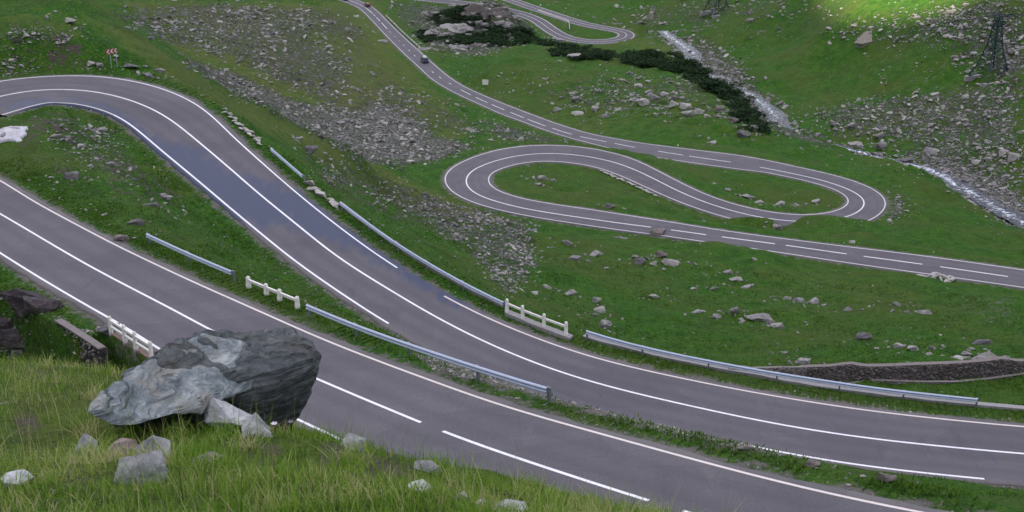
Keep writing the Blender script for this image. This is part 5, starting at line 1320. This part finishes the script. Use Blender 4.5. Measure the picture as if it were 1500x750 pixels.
near_rock(118, 642, 36, 44, 0, 'nearrock', 'blue grey stone with a reddish side, leftmost of the front rocks', 4, .5, .3)
near_rock(180, 640, 54, 36, 0, 'nearpink', 'pinkish white stone below the left end of the great boulder', 5, .2, -.2)
near_rock(205, 674, 72, 46, 0, 'nearrock', 'two toned angular grey rock in front of the pinkish stone', 16, .9, -.35)
near_rock(115, 722, 44, 20, 0, 'nearrock', 'flat grey stone sunk in the grass, lower left corner', 7)
near_rock(25, 700, 34, 16, 0, 'nearrock', 'dull grey stone in the grass near the left edge', 17)
near_rock(300, 660, 40, 16, 0, 'rockbrown', 'brownish stone half hidden in grass below the great boulder', 8)
near_rock(520, 668, 34, 26, 0, 'nearrock', 'grey stone behind dry stalks right of the great boulder', 9, .2, .4)
near_rock(625, 692, 36, 18, 0, 'nearrock', 'pale stone in the grass near the foreground crest', 10)
near_rock(616, 740, 30, 20, 0, 'nearrock', 'round whitish stone at the bottom edge of the picture', 11)
near_rock(674, 720, 20, 15, 0, 'rockpale', 'small bright stone right of the round whitish stone', 12)
near_rock(750, 746, 50, 14, 0, 'nearrock', 'flat grey stone at the bottom edge right of the bright one', 13)
near_rock(705, 738, 20, 10, 0, 'nearrock', 'little grey stone between the bright stone and the flat one', 18)
# small white flowers beside the boulder
for i, (x, y) in enumerate([(404,650),(413,641),(421,636),(432,635),(440,640),(428,644)]):
    p = cast([x], [y], tmin=3, tmax=30)[0][0]; p[2] = ztop(p[None, :2])[0]
    root = empty('white_flower', p); tag(root, 'tiny white flower in the grass right of the great boulder', 'flower', 'white flowers beside the great boulder')
    MB().bar((0, 0, -.02), (.005, 0, .09), .004).build('stem', M_['grass'], root)
    fl = MB()
    for k in range(6):
        a_1 = k*math.pi/3; c_, s_ = math.cos(a_1), math.sin(a_1); fl.ngon([(.0, 0, .09), (c_*.014-s_*.008, s_*.014+c_*.008, .096), (c_*.026, s_*.026, .099), (c_*.014+s_*.008, s_*.014-c_*.008, .096)])
    fl.build('petals', M_['snow'], root)

# ------------------------------------------------------------------ chevron sign
M_['red'] = mat_simple('red_sign_film', (.30, .035, .045), .45, 0, .1); M_['white'] = mat_simple('white_sign_film', (.70, .66, .64), .5, 0, .06)
sp = cast_exact([168], [98])[0]; dS = math.hypot(sp[0], sp[1]); wS = 15.5*math.hypot(dS, CAMZ-sp[2])/F
root = empty('chevron_sign', sp, math.atan2(-sp[0], sp[1])+.12); tag(root, 'red and white chevron arrow sign on two thin posts behind the upper left bend', 'road sign')
hB = wS*.44; zb = 1.42
poly = [(-wS/2+.06, zb), (wS/2-.06, zb), (wS/2, zb+.06), (wS/2, zb+hB-.06), (wS/2-.06, zb+hB), (-wS/2+.06, zb+hB), (-wS/2, zb+hB-.06), (-wS/2, zb+.06)]
MB().prism(poly, -.015, .015).build('board', M_['red'], root).rotation_euler = (0, -.10, 0)
for k in range(3):
    x0 = -wS/2+.10+k*wS*.33; h2 = hB/2; zc = zb+h2; t_ = wS*.13
    MB().prism([(x0, zc), (x0+h2*.75, zc+h2-.03), (x0+h2*.75+t_, zc+h2-.03), (x0+t_, zc), (x0+h2*.75+t_, zc-h2+.03), (x0+h2*.75, zc-h2+.03)], -.022, -.0155).build('arrow', M_['white'], root).rotation_euler = (0, -.10, 0)
for sx in (-.27, .25): MB().box((sx*wS, .035, .62), (.05, .05, 1.9)).build('post', M_['steel'], root)
# blank white sign by the upper road
sp = cast_exact([711], [126])[0]; root = empty('white_sign', sp, -.25); tag(root, 'blank white square board on the grass right of the upper road', 'sign')
w_ = 9*math.dist(sp, (0, 0, CAMZ))/F
MB().prism([(-w_/2, .35), (w_/2, .35), (w_/2, .35+w_*.85), (-w_/2, .35+w_*.85)], -.03, .03).build('board', M_['white'], root)
for sx in (-.35, .35): MB().box((sx*w_, .06, .4), (.08, .08, 1.2)).build('post', M_['post'], root)

# ------------------------------------------------------------------ vehicles
def mat_car(name, c):
    t = NT(name); t.col(c); t.rough(.35); t.b.inputs['Metallic'].default_value = .2; t.b.inputs['Coat Weight'].default_value = .6; return t.m
M_['glass'] = mat_simple('dark_window_glass', (.012, .014, .02), .08, 0, .05); M_['tyre'] = mat_simple('tyre_rubber', (.018, .018, .02), .8); M_['lamp'] = mat_simple('red_lamp_plastic', (.25, .015, .012), .3)
M_['roofgrey'] = mat_simple('silver_roof_box_plastic', (.45, .47, .50), .45)
def car(R, px, py, off, color, label, kind='car', roofbox=False):
    i = station(R, px, py, lo=hC if R is roadC else 0) ; i = min(i, len(R.P)-3); T_, N_ = R.T[i], R.N[i]; p = R.P[i].copy(); p[:2] += N_*off; slope = math.atan2(R.P[i+2, 2]-R.P[i, 2], 2*R.step)
    root = empty(kind, p); root.rotation_euler = (-slope*0, -slope, math.atan2(T_[1], T_[0])); tag(root, label, kind)
    paint = mat_car('paint_'+label.split()[0], color)
    if kind == 'minivan': low = [(-2.25,.32),(2.2,.3),(2.28,.55),(2.2,.85),(1.35,1.05),(-2.25,1.1),(-2.32,.7)]; cab = [(-2.22,1.08),(1.4,1.02),(.55,1.68),(.2,1.78),(-1.9,1.8),(-2.1,1.7)]; W0 = 1.82
    else: low = [(-2.05,.3),(2.0,.28),(2.08,.5),(1.98,.75),(1.0,.92),(-1.95,.95),(-2.1,.7)]; cab = [(-1.75,.93),(1.05,.9),(.35,1.38),(.1,1.43),(-1.1,1.43),(-1.45,1.3)]; W0 = 1.72
    b = MB().prism(low, -W0/2, W0/2).mesh('body', paint); bm = bmesh.new(); bm.from_mesh(b); bmesh.ops.bevel(bm, geom=bm.edges, offset=.06, segments=2, affect='EDGES'); bm.to_mesh(b); bm.free(); link_mesh('body', b, root)
    cb = MB().prism(cab, -W0/2+.07, W0/2-.07)
    for v in cb.v:
        if v.z > 1.2: v.y *= .86
    me = cb.mesh('cabin', paint); bm = bmesh.new(); bm.from_mesh(me); bmesh.ops.bevel(bm, geom=bm.edges, offset=.03, segments=1, affect='EDGES'); bm.to_mesh(me); bm.free(); link_mesh('cabin', me, root)
    zt = cab[3][1]-.12; zb_ = cab[0][1]+.06; xf = cab[2][0]; xr = cab[-1][0]
    for sy in (1, -1):
        y_ = sy*(W0/2-.10)
        for x0, x1 in ((xr+.15, (xf+xr)/2-.08), ((xf+xr)/2+.02, xf+.15)):
            MB().ngon([(x0, y_+sy*.045, zb_), (x1+.12, y_+sy*.045, zb_), (x1, y_*.875+sy*.03, zt), (x0+.05, y_*.875+sy*.03, zt)]).build('side_window', M_['glass'], root)
    MB().ngon([(cab[1][0]-.02, -W0/2+.2, cab[1][1]+.06), (cab[1][0]-.02, W0/2-.2, cab[1][1]+.06), (xf+.07, W0/2-.28, zt+.03), (xf+.07, -W0/2+.28, zt+.03)]).build('windscreen', M_['glass'], root)
    MB().ngon([(cab[0][0]-.04, -W0/2+.2, cab[0][1]+.12), (cab[0][0]-.04, W0/2-.2, cab[0][1]+.12), (cab[-1][0]-.035, W0/2-.26, zt-.02), (cab[-1][0]-.035, -W0/2+.26, zt-.02)]).build('rear_window', M_['glass'], root)
    for sx in (-1.35, 1.35):
        for sy in (1, -1):
            w = MB().lathe((sx, sy*(W0/2-.1), .32), [(.12, -.1), (.3, -.11), (.33, -.06), (.33, .06), (.3, .11), (.12, .1)], 14, 'Y').build('wheel', M_['tyre'], root)
            MB().lathe((sx, sy*(W0/2+.015), .32), [(.19, -.01), (.16, .012)], 10, 'Y').build('rim', M_['steel'], w)
    for sy in (1, -1):
        MB().box((low[-1][0]+.04, sy*(W0/2-.16), .86), (.1, .2, .24)).build('tail_lamp', M_['lamp'], root)
        MB().box((low[2][0]-.06, sy*(W0/2-.25), .66), (.1, .32, .14)).build('headlight', M_['white'], root)
    if roofbox: MB().box((-.6, 0, cab[3][1]+.16), (1.9, 1.1, .26), taper=.8).build('roof_box', M_['roofgrey'], root)
car(roadC, 617.5, 91, -.9, (.045, .06, .11), 'dark blue minivan with a pale roof box driving up the long straight', 'minivan', True)
car(roadC, 533, 9.5, -1.3, (.10, .012, .03), 'dark red small car on the upper road near the top edge')
car(roadC, 510, .5, 1.2, (.02, .02, .03), 'dark car cut by the top edge on the upper road')

# ------------------------------------------------------------------ lattice pylons
def pylon(px, py, hgt, base, arm, label, rz, footrot=.25):
    p = cast_exact([px], [py])[0]; root = empty('lattice_pylon', p, rz); tag(root, label, 'pylon'); m = M_['lattice']
    lv = [0, .17, .33, .48, .62, .75, .87]; wd = [1, .70, .50, .36, .27, .21, .17]
    def C4(k): w = base*wd[k]/2; z = hgt*lv[k]+.4; return [Vector((sx*w, sy*w, z)) for sx, sy in ((-1, -1), (1, -1), (1, 1), (-1, 1))]
    R4 = [C4(k) for k in range(len(lv))]
    for c in range(4):
        mb = MB()
        for k in range(len(lv)-1): mb.bar(R4[k][c], R4[k+1][c], .26-.02*k)
        mb.bar(R4[-1][c], Vector((0, 0, hgt*1.0)), .13); mb.build('leg', m, root)
    for k in range(len(lv)-1):
        for c in range(4):
            d = (c+1) % 4; q = MB().bar(R4[k][c], R4[k+1][d], .12).bar(R4[k][d], R4[k+1][c], .12); q.bar(R4[k+1][c], R4[k+1][d], .10); q.build('brace', m, root)
    for z, L_ in ((.93, arm), (.80, arm*.62)):
        for s_ in (1, -1):
            a1 = MB(); tip = Vector((s_*L_/2, 0, hgt*z))
            for yy in (-.35, .35): a1.bar(Vector((0, yy, hgt*z-.5)), tip, .12).bar(Vector((0, yy, hgt*z+.25)), tip, .12)
            for f in (.3, .6): a1.bar(Vector((s_*L_/2*f, -.35*(1-f), hgt*z-.5*(1-f))), Vector((s_*L_/2*f, .35*(1-f), hgt*z+.25*(1-f))), .08)
            ar = a1.build('cross_arm', m, root); ins = MB().lathe(tip+Vector((0, 0, -1.0)), [(.05, 0), (.13, .15), (.06, .25), (.13, .4), (.06, .5), (.13, .65), (.04, .95)], 8).build('insulator', M_['glass'], ar)
    for sy in (-1, 1):
        f = MB().box((0, sy*base/2, -.15), (base*1.25, 1.0, 1.3)).build('foundation', M_['concrete'], root)
    return root
dP = cast_exact([1447], [114])[0]; hP = 93*math.dist(dP, (0, 0, CAMZ))/F/math.cos(math.radians(16))
pylon(1450, 117, hP, 7.2, 9.2, 'dark lattice pylon on concrete footings on the right slope', .35)
pylon(1050, 20, 19, 7.0, 9, 'small dark lattice pylon cut off by the top edge beyond the stream', .5)

# tussocks
tc_ = near_pts(330, 3.6, 14); tz = ztop(tc_); nb = 75
xy = np.repeat(tc_, nb, 0); zz = np.repeat(tz, nb); tt_ = np.repeat(rng.choice([.3, .45, .6, .8, .97], 330, p=[.2, .3, .25, .15, .1]), nb); hh_ = np.repeat(rng.uniform(.07, .2, 330), nb)
xy = xy+rng.normal(0, .05, xy.shape)
blades('grass_tussocks', np.c_[xy, zz], hh_*rng.uniform(.5, 1.2, len(xy)), np.full(len(xy), .006), np.clip(tt_+rng.normal(0, .09, len(xy)), 0, 1), M_['grass'], 'dense tussocks of grass standing out of the foreground slope', 'grass', .9, 3, 91)
